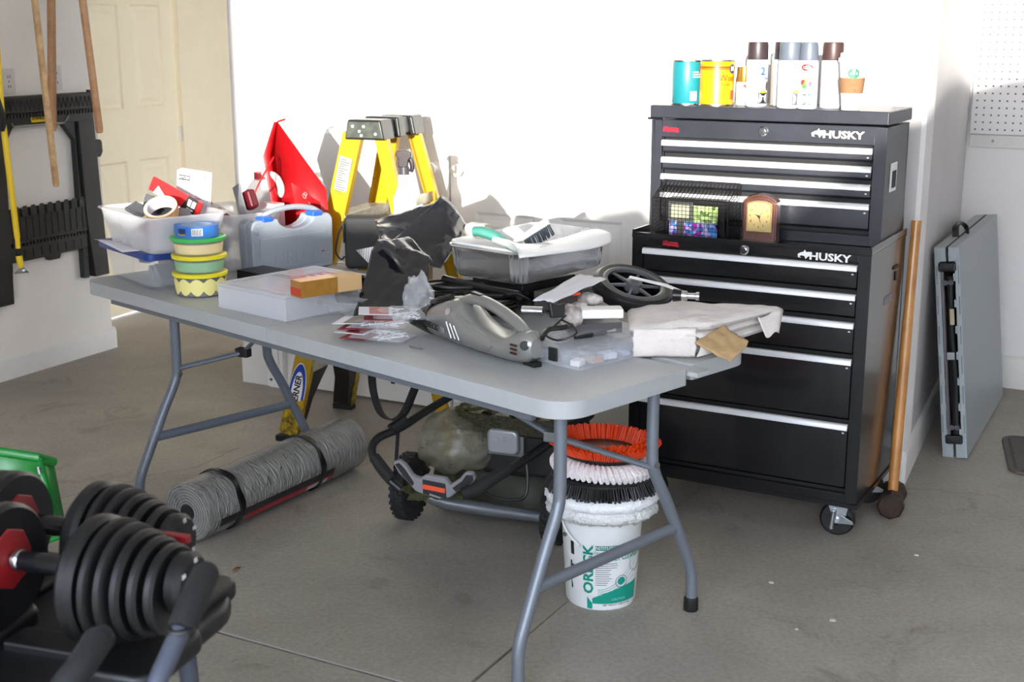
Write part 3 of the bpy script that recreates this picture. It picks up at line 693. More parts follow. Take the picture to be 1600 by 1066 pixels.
def yf(z, near): # near/far side as height grows (ladder narrows upwards)
    k = (Wb-Wt)/2*z/LH; return k if near else Wb-k
zs = .16
for near in (True, False):
    sg = 1 if near else -1
    def fp(z): return (FX+(TXf-FX)*z/LH, yf(z, near), z)
    def rp(z): return (RX+(TXr-RX)*z/LH, yf(z, near)+sg*.02, z)
    cchan(fp(zs), fp(LH), .078, .03, .005, sg, MB()).build('front_rail', yl, LD)
    r1 = cchan(fp(.03), fp(zs), .079, .031, .005, sg, MB()).build('rail_foot_section', yscuff, LD)
    cchan(rp(.03), rp(LH), .05, .026, .004, sg, MB()).build('rear_rail', yl, LD)
    # rubber feet / black boots
    a = Vector(fp(0)); MB().box((a.x, a.y+sg*.016, .012), (.092, .04, .024)).build('foot', dark, LD, bevel=.003)
    a = Vector(rp(0)); MB().box((a.x, a.y+sg*.014, .012), (.066, .036, .024)).build('foot', dark, LD, bevel=.003)
# black corner braces under the bottom step
for near in (True, False):
    sg = 1 if near else -1; zb = .31
    x0 = FX+(TXf-FX)*zb/LH; pts = []
    mb = MB()
    for i in range(10):
        pass
    y0 = yf(.15, near)+sg*.03
    pr = [(0, .31), (.17, .31), (.12, .25), (.06, .16), (.03, .04), (0, .03)]
    q = []
    for yy, z in pr: q.append((yy*sg, z))
    vs = [(FX+(TXf-FX)*z/LH+dx, y0+yy, z) for dx in (-.035, .035) for yy, z in q]; n = len(q)
    MB().add(vs, [tuple(range(n)), tuple(range(n, 2*n))]+[(i, (i+1) % n, n+(i+1) % n, n+i) for i in range(n)]).build('corner_brace', blackpl, LD, bevel=.002)
stepm = mat('step_aluminium', (190, 186, 172), .35, .7, var=.25, vs=25)
for k, z in enumerate((.33, .62, .91)):
    x = FX+(TXf-FX)*z/LH; ya, yb = yf(z, True)+.006, yf(z, False)-.006
    st_ = MB().bx(x-.04, x+.04, ya, yb, z-.004, z).bx(x-.04, x-.037, ya, yb, z-.04, z).bx(x+.037, x+.04, ya, yb, z-.04, z).build('step', stepm, LD, bevel=.001)
    for i in range(7): MB().bx(x-.036+i*.011, x-.033+i*.011, ya+.03, yb-.03, z, z+.0015).build('tread_rib', stepm, st_)
for z in (.45, .95):
    x = RX+(TXr-RX)*z/LH
    MB().bx(x-.004, x+.004, yf(z, True)+.02, yf(z, False)-.02, z-.02, z+.02).build('rear_brace', stepm, LD, bevel=.001)
for near in (True, False):
    y_ = yf(.72, near)+(.03 if near else -.03); MB().tube([(FX+(TXf-FX)*.72/LH, y_, .72), (0, y_, .735), (RX+(TXr-RX)*.72/LH, y_, .72)], .006, 8, flat=.3).build('spreader', steel, LD)
capm = mat('cap_black', (34, 36, 36), .35, bump=.05, bs=100); capend = mat('cap_worn_green', (78, 84, 74), .5, col2=(50, 54, 50), vs=30)
def capseg(y0, y1, wd0, wd1, z0, z1, end=False):
    q = [(-wd0/2, z0), (wd0/2, z0), (wd1/2, z1), (-wd1/2, z1)]
    vs = [(x, y, z) for y in (y0, y1) for x, z in q]
    c = MB().add(vs, [(0, 1, 2, 3), (4, 5, 6, 7)]+[(i, (i+1) % 4, 4+(i+1) % 4, 4+i) for i in range(4)]).build('top_cap', capm, LD, bevel=.008, bseg=3)
    return c
yn, yfar = yf(LH, True)-.012, yf(LH, False)+.012
c0 = capseg(yn, yn+.10, .165, .135, LH-.02, LH+.055)
q = [(-.076, LH-.012), (.076, LH-.012), (.062, LH+.047), (-.062, LH+.047)]
MB().add([(x, y, z) for y in (yn-.0015, yn+.002) for x, z in q], [(0, 1, 2, 3), (4, 5, 6, 7)]+[(i, (i+1) % 4, 4+(i+1) % 4, 4+i) for i in range(4)]).build('end_plate', capend, c0, bevel=.001)
for x, z in ((-.045, LH+.03), (.0, LH+.03), (-.018, LH+.012), (-.01, LH-.003), (.048, LH+.003)):
    MB().lathe([(.006, 0), (.005, .003), (1e-6, .004)], 12, T3(x, yn-.0015, z, rx=90)).build('rivet', alum, c0)
capseg(yn+.10, yfar-.10, .125, .105, LH-.01, LH+.050)
capseg(yn+.15, yn+.21, .16, .14, LH-.02, LH+.058)
c1 = capseg(yfar-.10, yfar, .165, .135, LH-.02, LH+.055)
# stickers on the near front rail
def railM(z, off=-.0012, near=True):
    t_ = Vector((TXf-FX, 0, LH)).normalized(); return Matrix.Translation((FX+(TXf-FX)*z/LH, yf(z, near)+off, z)) @ Matrix.Rotation(math.atan2(t_.x, t_.z), 4, 'Y')
def sticker(z, wd, ht, m, nm='sticker', off=-.0012, x=0): 
    return MB().add([tuple(railM(z, off) @ Vector((x+a*wd/2, 0, b*ht/2-0))) for a, b in ((-1, -1), (1, -1), (1, 1), (-1, 1))], [(0, 1, 2, 3)]).build(nm, m, LD)
sil = mat('sticker_silver', (150, 150, 146), .4)
s1 = sticker(1.02, .054, .225, sil)
for k in range(22):
    wd_ = random.uniform(.02, .042)
    MB().add([tuple(railM(1.02, -.002) @ Vector((-.022+a*wd_, 0, .1-k*.0088+b*.0022))) for a, b in ((0, 0), (1, 0), (1, 1), (0, 1))], [(0, 1, 2, 3)]).build('print_line', mat('sticker_print', (70, 70, 76), .6), s1)
s2 = sticker(.37, .052, .085, whitepl)
for k in range(7): MB().add([tuple(railM(.37, -.002) @ Vector((-.02+a*.038, 0, .0-k*.006+b*.002))) for a, b in ((0, 0), (1, 0), (1, 1), (0, 1))], [(0, 1, 2, 3)]).build('print_line', greytxt, s2)
wbl = mat('logo_blue', (28, 62, 168), .35)
def ellp(z, a, b, m, off, nm): 
    pts = [tuple(railM(z, off) @ Vector((a*math.cos(2*PI*i/32), 0, b*math.sin(2*PI*i/32)))) for i in range(32)]
    return MB().add(pts, [tuple(range(32))]).build(nm, m, LD)
ZL = .205
e1 = ellp(ZL, .037, .125, whitepl, -.0012, 'oval_edge'); ellp(ZL, .034, .121, wbl, -.0016, 'oval_ring'); ellp(ZL, .024, .088, whitepl, -.002, 'oval_field')
text('lettering', 'WERNER', .036, ink, LD, railM(ZL, -.0026) @ Matrix.Rotation(R_(-90), 4, 'Y'), bold=.03, ext=.0002, sx=1.02)
print('ladder', proj(LD.matrix_basis @ Vector((FX, 0, 0))), proj(LD.matrix_basis @ Vector((FX, Wb, 0))), proj(LD.matrix_basis @ Vector((-.08, yn, LH+.05))), proj(LD.matrix_basis @ Vector((.08, yfar, LH+.05))), proj(LD.matrix_basis @ Vector((RX, 0, .2))))

# ------------------------------------------------------------ bins on the table
def tub(name, label, cat, loc, rz, wd, dp, ht, m, r=.02, taper=.9, rim=.008, group=None):
    t = thing(name, label, cat, loc, rz, group)
    def ring(k, z, gx=0): return [(x*k, y*k, z) for x, y in rrect(wd+gx, dp+gx, r, 4)]
    L = [ring(taper*.97, 0), ring(taper, .006), ring(1, ht-.004), ring(1, ht-.004, rim*2), ring(1, ht, rim*2), ring(1, ht, -.004), ring(taper, .010, -.006)]
    n = len(L[0]); vs = [p for q in L for p in q]
    fs = [tuple(range(n))[::-1], tuple((len(L)-1)*n+i for i in range(n))]
    for k in range(len(L)-1): fs += [(k*n+i, k*n+(i+1) % n, (k+1)*n+(i+1) % n, (k+1)*n+i) for i in range(n)]
    MB().add(vs, fs).build('body', m, t, ang=40)
    return t
BIN_A = (-1.214, 4.354)
bdir = -51
def off(base, rz, dx, dy, z): 
    a = R_(rz); return (base[0]+dx*math.cos(a)-dy*math.sin(a), base[1]+dx*math.sin(a)+dy*math.cos(a), z)
# near corner at BIN_A; local -x runs to the left corner, +y runs back
c1_ = off(P(239, 455, TH)[:2], bdir, -.185, .115, TH)
b1 = tub('storage_bin', 'clear plastic bin with a dark blue lid standing on the table, under the open bin', 'bin', c1_, bdir, .40, .25, .115, clear, r=.03, taper=.9)
MB().prism(rrect(.43, .285, .03), .024, z0=.106).build('lid', blue, b1, bevel=.004)
MB().prism(rrect(.37, .22, .03), .003, z0=.130).build('lid_panel', blue, b1, bevel=.001)
def cname(c):
    r, g_, b = c; v = sum(c)/3; sp = max(c)-min(c)
    if sp < 26: return 'dark grey' if v < 75 else 'mid grey' if v < 130 else 'light grey' if v < 205 else 'white'
    if r >= max(g_, b): return ('brownish' if g_ > b+15 else 'reddish')
    return 'bluish' if b > g_ else 'greenish'
ORD = ['leftmost', 'second from the left', 'third from the left', 'fourth from the left', 'fifth from the left', 'sixth from the left']
def content(t_loc, rz, n, wd, dp, z0, z1, cols, label, seed, cat='small part', name='small_box', dz=0):
    random.seed(seed); n = 6
    for i in range(n):
        w_, d_, h_ = random.uniform(.04, .1), random.uniform(.03, .07), random.uniform(.02, .05)
        x = -wd/2+wd*(i+.5)/n; y = random.uniform(-dp/2+d_/2, dp/2-d_/2); z = random.uniform(z0, z1)
        c = cols[i % len(cols)]
        o = MB().box((0, 0, 0), (w_, d_, h_), Matrix.Rotation(random.uniform(-.5, .5), 3, 'Y') @ Matrix.Rotation(random.uniform(-1, 1), 3, 'Z')).build(name, mat('item_%d_%d_%d' % c, c, .5), bevel=.003)
        o.location = off(t_loc[:2], rz, x, y, t_loc[2]+z); o.rotation_euler[2] = R_(rz); tag(o, '%s boxed item, %s %s' % (cname(c), ORD[i], label), cat, 'items '+label)
content(c1_, bdir, 9, .30, .16, .03, .08, [(60, 62, 72), (30, 32, 40), (150, 40, 44), (110, 112, 120), (24, 26, 32)], 'inside the blue lidded bin', 3)
c2_ = off(P(234, 400, .874)[:2], bdir, -.185, .135, .874)
b2 = tub('storage_bin', 'open clear plastic bin heaped with hardware, on top of the blue lidded bin', 'bin', c2_, bdir, .425, .285, .125, clear2, r=.035, taper=.85)
content(c2_, bdir, 10, .28, .17, .035, .10, [(90, 90, 96), (40, 42, 50), (150, 60, 60), (150, 152, 160), (20, 22, 26)], 'inside the open top bin', 5)
# sheet of paper between the bins
pp = MB().add([tuple(P(157, 362, .895)), tuple(P(235, 391, .886)), tuple(P(220, 376, .890)), tuple(P(170, 350, .898))], [(0, 1, 2, 3)]) if False else MB().grid(lambda a, b: tuple(Vector(off(c2_[:2], bdir, -.175+.24*a, -.178+.10*b, .8735+.018*(1-b)*(1-abs(a-.1))))), 8, 4)
tag(pp.build('paper_sheet', paper, solid=.0006), 'white sheet of paper sticking out between the two stacked bins', 'paper')
# things in the upper bin
def boxt(name, label, cat, loc, dim, rz, m, rx=0, ry=0, bevel=.002, grp=None):
    o = MB().box((0, 0, 0), dim).build(name, m, bevel=bevel)
    o.location = loc; o.rotation_mode = 'XYZ'; o.rotation_euler = (R_(rx), R_(ry), R_(rz)); tag(o, label, cat, grp); return o
U = lambda px, py, z: tuple(P(px, py, z))
smoke = mat('smoky_plastic', (84, 86, 92), .2, alpha=.85)
boxt('plastic_case', 'smoky grey plastic case at the left end of the open bin', 'case', off(c2_, bdir, -.12, .03, 1.005), (.075, .06, .035), 10, smoke, rx=-15, ry=20)
boxt('plastic_case', 'smoky flat case leaning behind the tape roll in the open bin', 'case', off(c2_, bdir, -.06, -.06, .995), (.09, .05, .012), -40, smoke, rx=25, ry=12)
o = MB().cyl((-.03, 0, 0), (.03, 0, 0), .017).build('round_plug', blackpl, bevel=.003); o.location = off(c2_, bdir, -.03, -.02, 1.0); o.rotation_euler = (0, .2, R_(-20)); tag(o, 'short black cylinder in the open bin beside the tape roll', 'cylinder')
def tape(label, loc, R, r, wd, mo, mi, rx=0, rz=0, cat='tape'):
    t = thing('tape_roll', label, cat, loc, rz); t.rotation_euler[0] = R_(rx)
    MB().lathe([(r+.003, 0), (R, 0), (R, wd), (r+.003, wd), (r+.003, 0)], 48).build('tape', mo, t)
    MB().lathe([(r, -.0005), (r+.0035, -.0005), (r+.0035, wd+.0005), (r, wd+.0005), (r, -.0005)], 48).build('core', mi, t)
    return t
tp = tape('wide patterned tape roll lying tilted in the open bin', off(c2_, bdir, .075, -.03, .985), .056, .045, .040, mat('tape_cream', (206, 184, 136), .4, col2=(160, 50, 36), vs=26), mat('tape_core', (205, 200, 205), .6), rx=34, rz=-6)
MB().lathe([(.048, .0405), (.056, .0405), (.056, .0415), (.048, .0415), (.048, .0405)], 40).build('side_ring', mat('tape_cream2', (232, 214, 176), .4), tp)
rp_ = boxt('red_package', 'red hang-tag package with black end slanting out of the open bin', 'package', off(c2_, bdir, .02, .045, 1.040), (.20, .012, .050), -14, redm, ry=26)
MB().add([(.03, -.0065, -.027), (.084, -.0065, -.027), (.084, -.0065, .027), (.045, -.0065, .027)], [(0, 1, 2, 3)]).build('black_panel', ink, rp_)
MB().add([(-.08, -.0066, -.026), (-.02, -.0066, -.026), (-.07, -.0066, .005)], [(0, 1, 2)]).build('white_flash', whitepl, rp_)
MB().bx(.050, .062, -.0075, -.0066, -.008, .016).bx(.066, .080, -.0075, -.0066, -.008, .016).bx(.053, .078, -.0075, -.0066, -.020, -.014).build('white_print', whitepl, rp_)
mn = thing('manual_stack', 'upright stack of white folded manuals at the back of the open bin', 'manuals', off(c2_, bdir, .0, .10, .985), -16); mn.rotation_euler[1] = R_(6)
for i in range(5):
    o = MB().bx(-.052+i*.003, .052+i*.004, i*.006, i*.006+.002, .0, .135+.003*(i % 3)).build('booklet', paper, mn)
bk1 = MB().bx(-.045, -.002, -.0015, -.0005, .103, .12).build('black_box', ink, mn)
text('lettering', 'RYOBI', .014, whitepl, bk1, T3(-.024, -.002, .1115), bold=.02); text('lettering', 'OPERATOR\'S MANUAL', .006, greytxt, mn, T3(-.01, -.001, .085))
for k in range(3): MB().bx(.02, .042, -.0015, -.0005, .06-.008*k, .062-.008*k).build('print_line', greytxt, mn)
# round food containers stacked, blue tape on top
SL = P(306, 466, TH); SL = SL + Vector((.0, .075, 0)); SL.z = 0
lid_g = mat('lid_green', (70, 190, 90), .4); lid_y = mat('lid_yellow', (236, 222, 40), .4)
fill1 = mat('contents_cream', (238, 222, 150), .6); fill2 = mat('contents_green', (130, 190, 130), .6); fill3 = mat('contents_peach', (240, 214, 140), .6)
def octo(t, z0, z1, r0, r1, m, nm, seg=36, par=None):
    return MB().lathe([(r0*.95, z0), (r0, z0+.004), (r1, z1)], seg).build(nm, m, par or t)
def pot(label, z, fillm, lidm, h_, rb, rt):
    t = thing('food_container', label, 'container', (SL.x, SL.y, z), 20)
    octo(t, 0, h_, rb, rt, clear, 'tub')
    octo(t, .004, h_*.72, rb-.003, rb+(rt-rb)*.7-.003, fillm, 'contents')
    MB().lathe([(rt-.002, h_-.004), (rt+.004, h_-.006), (rt+.005, h_+.004), (rt-.002, h_+.007), (rt-.006, h_+.004), (1e-6, h_+.004)], 40).build('lid', lidm, t)
    return t
p1 = pot('round clear tub with yellow lid and pale scalloped label at the bottom of the stack', TH, mat('contents_dark', (120, 120, 112), .6), lid_y, .072, .078, .086)
sc_m = mat('label_pale_yellow', (244, 232, 150), .5)
vs = []; N = 96
for i in range(N+1):
    a = 2*PI*i/N; k = abs(math.sin(a*6)); rr = .0825+.003*.5
    vs += [(.0802*math.sin(a), -.0802*math.cos(a), .022-.016*k), (.0858*math.sin(a), -.0858*math.cos(a), .050+.013*k)]
MB().add(vs, [(2*i, 2*i+2, 2*i+3, 2*i+1) for i in range(N)]).build('scalloped_label', sc_m, p1)
pot('round clear tub with yellow lid and green contents in the middle of the stack', TH+.079, fill2, lid_y, .052, .080, .086)
pot('round clear tub with green lid and cream contents at the top of the stack', TH+.138, fill3, lid_g, .052, .080, .086)
tb = tape('roll of blue painter\'s tape on top of the container stack', (SL.x, SL.y-.012, TH+.1975), .071, .047, .038, mat('tape_blue', (52, 116, 196), .5), mat('tape_core_blue', (150, 170, 200), .6), rz=0)
patch('barcode_panel', .0716, .25, .02, .036, .024, whitepl, tb, kind='r')
for k in range(6): patch('barcode_line', .0719, .06+k*.07, .02, .002, .020, ink, tb, kind='r')
patch('label_panel', .0716, -.5, .02, .03, .022, navy, tb, kind='r'); text('lettering', 'Scotch', .011, yellow, tb, Matrix.Rotation(-.5, 4, 'Z') @ T3(0, 0, .012), wrap=.0721)
# third bin behind with glue bottle
c3_ = (-1.05, 4.86, TH)
b3 = tub('storage_bin', 'open clear plastic bin behind the stack of tubs, with a glue bottle in it', 'bin', c3_, -48, .36, .24, .21, clear2, r=.03, taper=.87)
content(c3_, -48, 8, .26, .16, .03, .13, [(70, 70, 76), (190, 186, 180), (120, 90, 70), (50, 50, 56)], 'in the bin behind the tubs', 8)
gb = thing('glue_bottle', 'white glue bottle with orange cap leaning out of the rear clear bin', 'bottle', off(c3_, -48, .05, -.04, .925), 0); gb.rotation_euler = (0, R_(-58), R_(-20))
MB().lathe([(.022, -.05), (.024, -.045), (.024, .055), (.018, .07), (.011, .078)], 24, Matrix.Scale(.62, 4, (0, 1, 0))).build('body', mat('glue_white', (228, 222, 214), .35), gb)
MB().lathe([(.013, .076), (.013, .086), (.006, .105), (.004, .11), (1e-6, .11)], 16).build('cap', mat('cap_orange', (230, 84, 34), .4), gb)
lb = MB().bx(-.02, .02, -.0158, -.0148, -.035, .04).build('label', mat('label_brown', (120, 60, 40), .5), gb); MB().bx(-.019, .019, -.0165, -.0157, .018, .038).build('yellow_band', yel_m, lb)
text('lettering', 'WOOD', .012, whitepl, lb, T3(0, -.0167, .006, ry=90), bold=.02); text('lettering', 'GLUE', .012, org_m, lb, T3(0.0, -.0167, -.015, ry=90), bold=.02)
MB().add([(-.0, 0, 0)], []).v
# dark tray low between the tubs and the case
boxt('black_tray', 'low black tray in the shade between the stacked tubs and the grey case', 'tray', (-.86, 4.50, TH+.022), (.16, .12, .04), -40, blackpl)
# jug behind the case, red dustpan, sander, grey plate
jg = thing('plastic_jug', 'translucent jug of red fluid behind the red dustpan', 'jug', (-.955, 5.055, TH-.002), -30)
jm = mat('jug_plastic', (232, 226, 226), .3, alpha=.6)
MB().add(*[(q.v, q.f) for q in [MB().prism(rrect(.17, .13, .03), .20)]][0]).build('body', jm, jg, bevel=.008)
MB().prism([(-.08, .20), (.08, .20), (.06, .26), (.015, .30), (-.03, .30), (-.075, .25)], .07, T3(0, .035, 0, rx=90)).build('shoulder', jm, jg, bevel=.01)
MB().tube(bez([(.06, 0, .22), (.085, 0, .26), (.06, 0, .31), (0, 0, .32)], 5), .014, 10).build('handle', jm, jg)
MB().lathe([(.022, .295), (.022, .325), (1e-6, .326)], 20, Matrix.Translation((-.02, 0, 0))).build('cap', mat('cap_red', (206, 60, 60), .4), jg)
MB().prism(rrect(.164, .124, .03), .13, z0=.006).build('fluid', mat('red_fluid', (226, 120, 120), .3), jg)
lb = MB().bx(-.06, .06, -.068, -.066, .05, .16).build('label', mat('label_pale', (228, 190, 190), .5), jg)
for k in range(6): MB().bx(-.05, .04, -.0695, -.0685, .14-.014*k, .143-.014*k).build('print_line', mat('print_darkred', (140, 60, 60), .5), lb)
# red dustpan standing on end: blade up, open tray turned to the left
dp = thing('dustpan', 'bright red plastic dustpan standing on end behind the grey case', 'dustpan', (0, 0, 0), 0)
dred = mat('dustpan_red', (172, 14, 22), .42, bump=.05, bs=200); dred2 = dred
def PP(px, py, Y):  # point at forward distance Y
    x = (px-800)/FPX; y = (533-py)/FPX; q = Vector((x, math.cos(PITCH)+y*math.sin(PITCH), -math.sin(PITCH)+y*math.cos(PITCH))); return Vector((0, 0, CAMH))+q*(Y/q.y)
A_, B_, C_, D_ = PP(434, 190, 5.05), PP(510, 296, 4.93), PP(519, 388, 4.84), PP(457, 414, 4.88)
E_ = PP(429, 242, 5.10)
mb = MB(); quad = [A_, B_, C_, D_, E_]
mb.add([tuple(q) for q in (A_, B_, C_, D_, E_)], [(0, 1, 2, 3, 4)])
mb.build('tray_floor', dred, dp, solid=.004)
bk_ = Vector((.03, .10, 0)); MB().add([tuple(q) for q in (A_, E_, D_, D_+Vector((-.03, -.05, .0)), E_+Vector((-.035, -.055, 0)), A_+Vector((-.012, -.015, 0)))], [(0, 1, 4, 5), (1, 2, 3, 4)]).build('side_wall', dred, dp, solid=.003)
MB().add([tuple(q) for q in (D_, C_, C_+Vector((-.03, -.05, 0)), D_+Vector((-.03, -.05, 0)))], [(0, 1, 2, 3)]).build('back_wall', dred, dp, solid=.003)
MB().tube(bez([A_, A_+Vector((.02, -.005, .006)), A_+Vector((.03, -.008, .01))], 3), .004, 8).build('hook', dred, dp)
n_ = (B_-A_).cross(E_-A_).normalized(); n_ = n_ if n_.y < 0 else -n_
mc = (A_*.25+B_*.35+D_*.2+C_*.2); ux = (B_-A_).normalized(); uz = n_.cross(ux)
Mt = Matrix((( -ux.x, n_.x*-1, uz.x, mc.x), (-ux.y, n_.y*-1, uz.y, mc.y), (-ux.z, n_.z*-1, uz.z, mc.z), (0, 0, 0, 1)))
pinkm = mat('moulding_pink', (240, 150, 150), .4)
Mt = Matrix(((ux.x, -n_.x, uz.x, mc.x+n_.x*.003), (ux.y, -n_.y, uz.y, mc.y+n_.y*.003), (ux.z, -n_.z, uz.z, mc.z+n_.z*.003), (0, 0, 0, 1)))
if uz.z < 0: Mt = Mt @ Matrix.Rotation(PI, 4, 'Y')
mb = MB().tube([Mt @ Vector((-.02+.008*math.cos(a*PI/6), 0, .006+.006*math.sin(a*PI/6))) for a in range(12)], .0013, 5, closed=True).tube([Mt @ Vector((-.02+.010*math.cos(a*PI/6), 0, -.007+.007*math.sin(a*PI/6))) for a in range(12)], .0013, 5, closed=True); mb.build('moulded_mark', pinkm, dp)
MB().tube([Mt @ Vector((.012, 0, -.006)), Mt @ Vector((.030, 0, -.006))], .0022, 5).build('moulded_mark', pinkm, dp)
cordm = mat('red_cord', (230, 40, 50), .5)
lp = MB().tube(bez([PP(398, 300, 4.82), PP(410, 275, 4.85), PP(427, 246, 5.0), PP(425, 252, 5.0), PP(408, 282, 4.85), PP(399, 301, 4.82)], 5), .002, 6).build('cord_loop', cordm, None)
tag(lp, 'thin red cord loop rising from the maroon sander to the dustpan', 'cord')
boxt('metal_plate', 'grey metal plate standing in the rear clear bin beside the case', 'plate', PP(377, 322, 4.80), (.055, .006, .16), -50, mat('plate_grey', (140, 142, 148), .4, .5), ry=-24)
mo = boxt('maroon_block', 'dark maroon rounded block with a red cord standing behind the grey case', 'block', PP(391, 312, 4.82), (.05, .04, .075), -40, mat('maroon', (84, 14, 26), .35), ry=-22, bevel=.014)
boxt('clear_box', 'clear pink tinted box behind the handle of the grey case', 'box', PP(426, 335, 4.92), (.085, .05, .09), -40, mat('pink_clear', (235, 196, 200), .2, alpha=.7), bevel=.003)
# ------------------------------------------------------------ grey tool case
casem = mat('case_grey', (146, 154, 164), .42, bump=.12, bs=500)
kc = thing('tool_case', 'grey moulded plastic tool case with blue latches standing on the table', 'case', P(398, 434, TH), 46)
CW, CH, CT = .355, .195, .085
def caseoutline(grow=0):
    pts = [(0, 0), (CW, 0), (CW+.004, CH-.03)]
    for i in range(7): a = R_(0+90*i/6); pts.append((CW-.026+.03*math.cos(a), CH-.03+.03*math.sin(a)+.004))
    for i in range(13): a = PI*i/12; pts.append((CW*.54+.078*math.cos(a), CH+.004-.042*math.sin(a)))
    for i in range(7): a = R_(90+90*i/6); pts.append((.026+.03*math.cos(a), CH-.03+.03*math.sin(a)+.004))
    pts.append((-.004, CH-.03)); return pts
for y0, y1 in ((0, CT*.47), (CT*.5, CT)):
    MB().prism(caseoutline(), y1-y0, T3(0, y1, 0, rx=90)).build('shell', casem, kc, bevel=.009, bseg=3)
MB().bx(.03, CW-.03, -.004, .002, .018, CH-.06).build('raised_panel', casem, kc, bevel=.004, bseg=3)
MB().tube(bez([(.06, CT/2, CH-.006), (.10, CT/2, CH+.022), (.20, CT/2, CH+.034), (.29, CT/2, CH+.022), (.34, CT/2, CH-.006)], 6), .013, 12, flat=.8).build('handle', casem, kc)
bl = mat('latch_blue', (36, 92, 208), .35)
for x in (.065, .285): MB().box((x, .02, CH+.006), (.042, .05, .018)).build('latch', bl, kc, bevel=.004)
text('lettering', 'ORECK', .062, casem, kc, T3(CW*.54, -.004, .055), ext=.0022, bold=.01, sx=1.05)
for k in range(3): MB().tube([(.022-.004*k+.004, -.001, CH-.05-.0), (.022-.004*k+.004, -.001, CH-.026+.004*k), (.046, -.001, CH-.026+.004*k)], .0012, 5).build('corner_rib', casem, kc)
# ------------------------------------------------------------ flat organiser
def organiser(name, label, loc, rz, wd, dp, ht, nx, ny, seed, cols, m=clear):
    t = thing(name, label, 'organiser', loc, rz)
    mb = MB().bx(0, wd, 0, dp, 0, .003)
    mb.bx(0, wd, 0, .003, 0, ht-.014).bx(0, wd, dp-.003, dp, 0, ht-.014).bx(0, .003, 0, dp, 0, ht-.014).bx(wd-.003, wd, 0, dp, 0, ht-.014)
    mb.build('body', m, t, bevel=.004)
    mb = MB()
    for i in range(1, nx): mb.bx(wd*i/nx-.001, wd*i/nx+.001, .004, dp-.004, .003, ht-.016)
    for j in range(1, ny): mb.bx(.004, wd-.004, dp*j/ny-.001, dp*j/ny+.001, .003, ht-.016)
    mb.build('dividers', m, t)
    MB().prism(rrect(wd+.012, dp+.012, .018, 5, wd/2, dp/2), .012, z0=ht-.014).build('lid', m, t, bevel=.004)
    MB().prism(rrect(wd-.03, dp-.03, .015, 5, wd/2, dp/2), .003, z0=ht-.002).build('lid_panel', m, t, bevel=.001)
    random.seed(seed); M = t.matrix_basis.copy()
    M = Matrix.Translation(loc) @ Matrix.Rotation(R_(rz), 4, 'Z')
    k = 0
    for i in range(nx):
        for j in range(ny):
            if random.random() < .25: continue
            c = cols[k % len(cols)]; k += 1
            a, b_ = wd/nx*random.uniform(.4, .75), dp/ny*random.uniform(.4, .75); hh_ = (ht-.025)*random.uniform(.4, .85)
            o = MB().bx(-a/2, a/2, -b_/2, b_/2, 0, hh_).build('small_parts', mat('item_%d_%d_%d' % c, c, .5), bevel=.004)
            o.location = M @ Vector((wd*(i+.5)/nx, dp*(j+.5)/ny, .0035)); o.rotation_euler[2] = R_(rz+random.uniform(-20, 20))
            tag(o, '%s part in the %s column, %s row, of the %s' % (cname(c), ['left', 'centre', 'right', 'last'][i], ['front', 'second', 'middle', 'fourth', 'back'][j], name.replace('_', ' ')), 'small part', 'parts in the %s' % name.replace('_', ' '))
    return t
O1 = P(447, 503, TH); oz = -41
o1 = organiser('flat_parts_box', 'wide flat clear parts box with a red label, under the gold cardboard box', off(O1, oz, -.33, 0, TH), oz, .33, .40, .082, 4, 2, 4, [(240, 240, 244), (214, 220, 232), (150, 164, 190), (244, 240, 236)], clear2)
MB().bx(.12, .30, .20, .34, .0815, .0825).build('red_label', mat('label_red_card', (176, 40, 52), .6), o1)
MB().bx(.12, .30, .18, .20, .0815, .0825).build('dark_label', mat('label_dark', (90, 84, 88), .6), o1)
for k in range(3): MB().bx(.14, .27-.02*k, .31-.035*k, .318-.035*k, .0826, .0829).build('print_line', whitepl, o1)
for k in range(2): MB().bx(.035, .105, .20-.02*k, .212-.02*k, .0822, .0825).build('print_line', ink, o1)
gx = boxt('cardboard_box', 'long gold and tan cardboard box lying on the flat clear parts box', 'box', P(510, 460, TH+.086)+Vector((0, .02, .026)), (.215, .055, .048), 40, mat('tan_card', (204, 168, 118), .6))
MB().bx(-.108, .02, -.0282, .0282, -.0245, .0245).build('gold_wrap', mat('gold_paper', (178, 128, 54), .35, .35, var=.15, vs=30), gx)
MB().bx(-.1087, -.1077, -.0285, .0285, -.02, .004).build('red_end', org_m, gx)
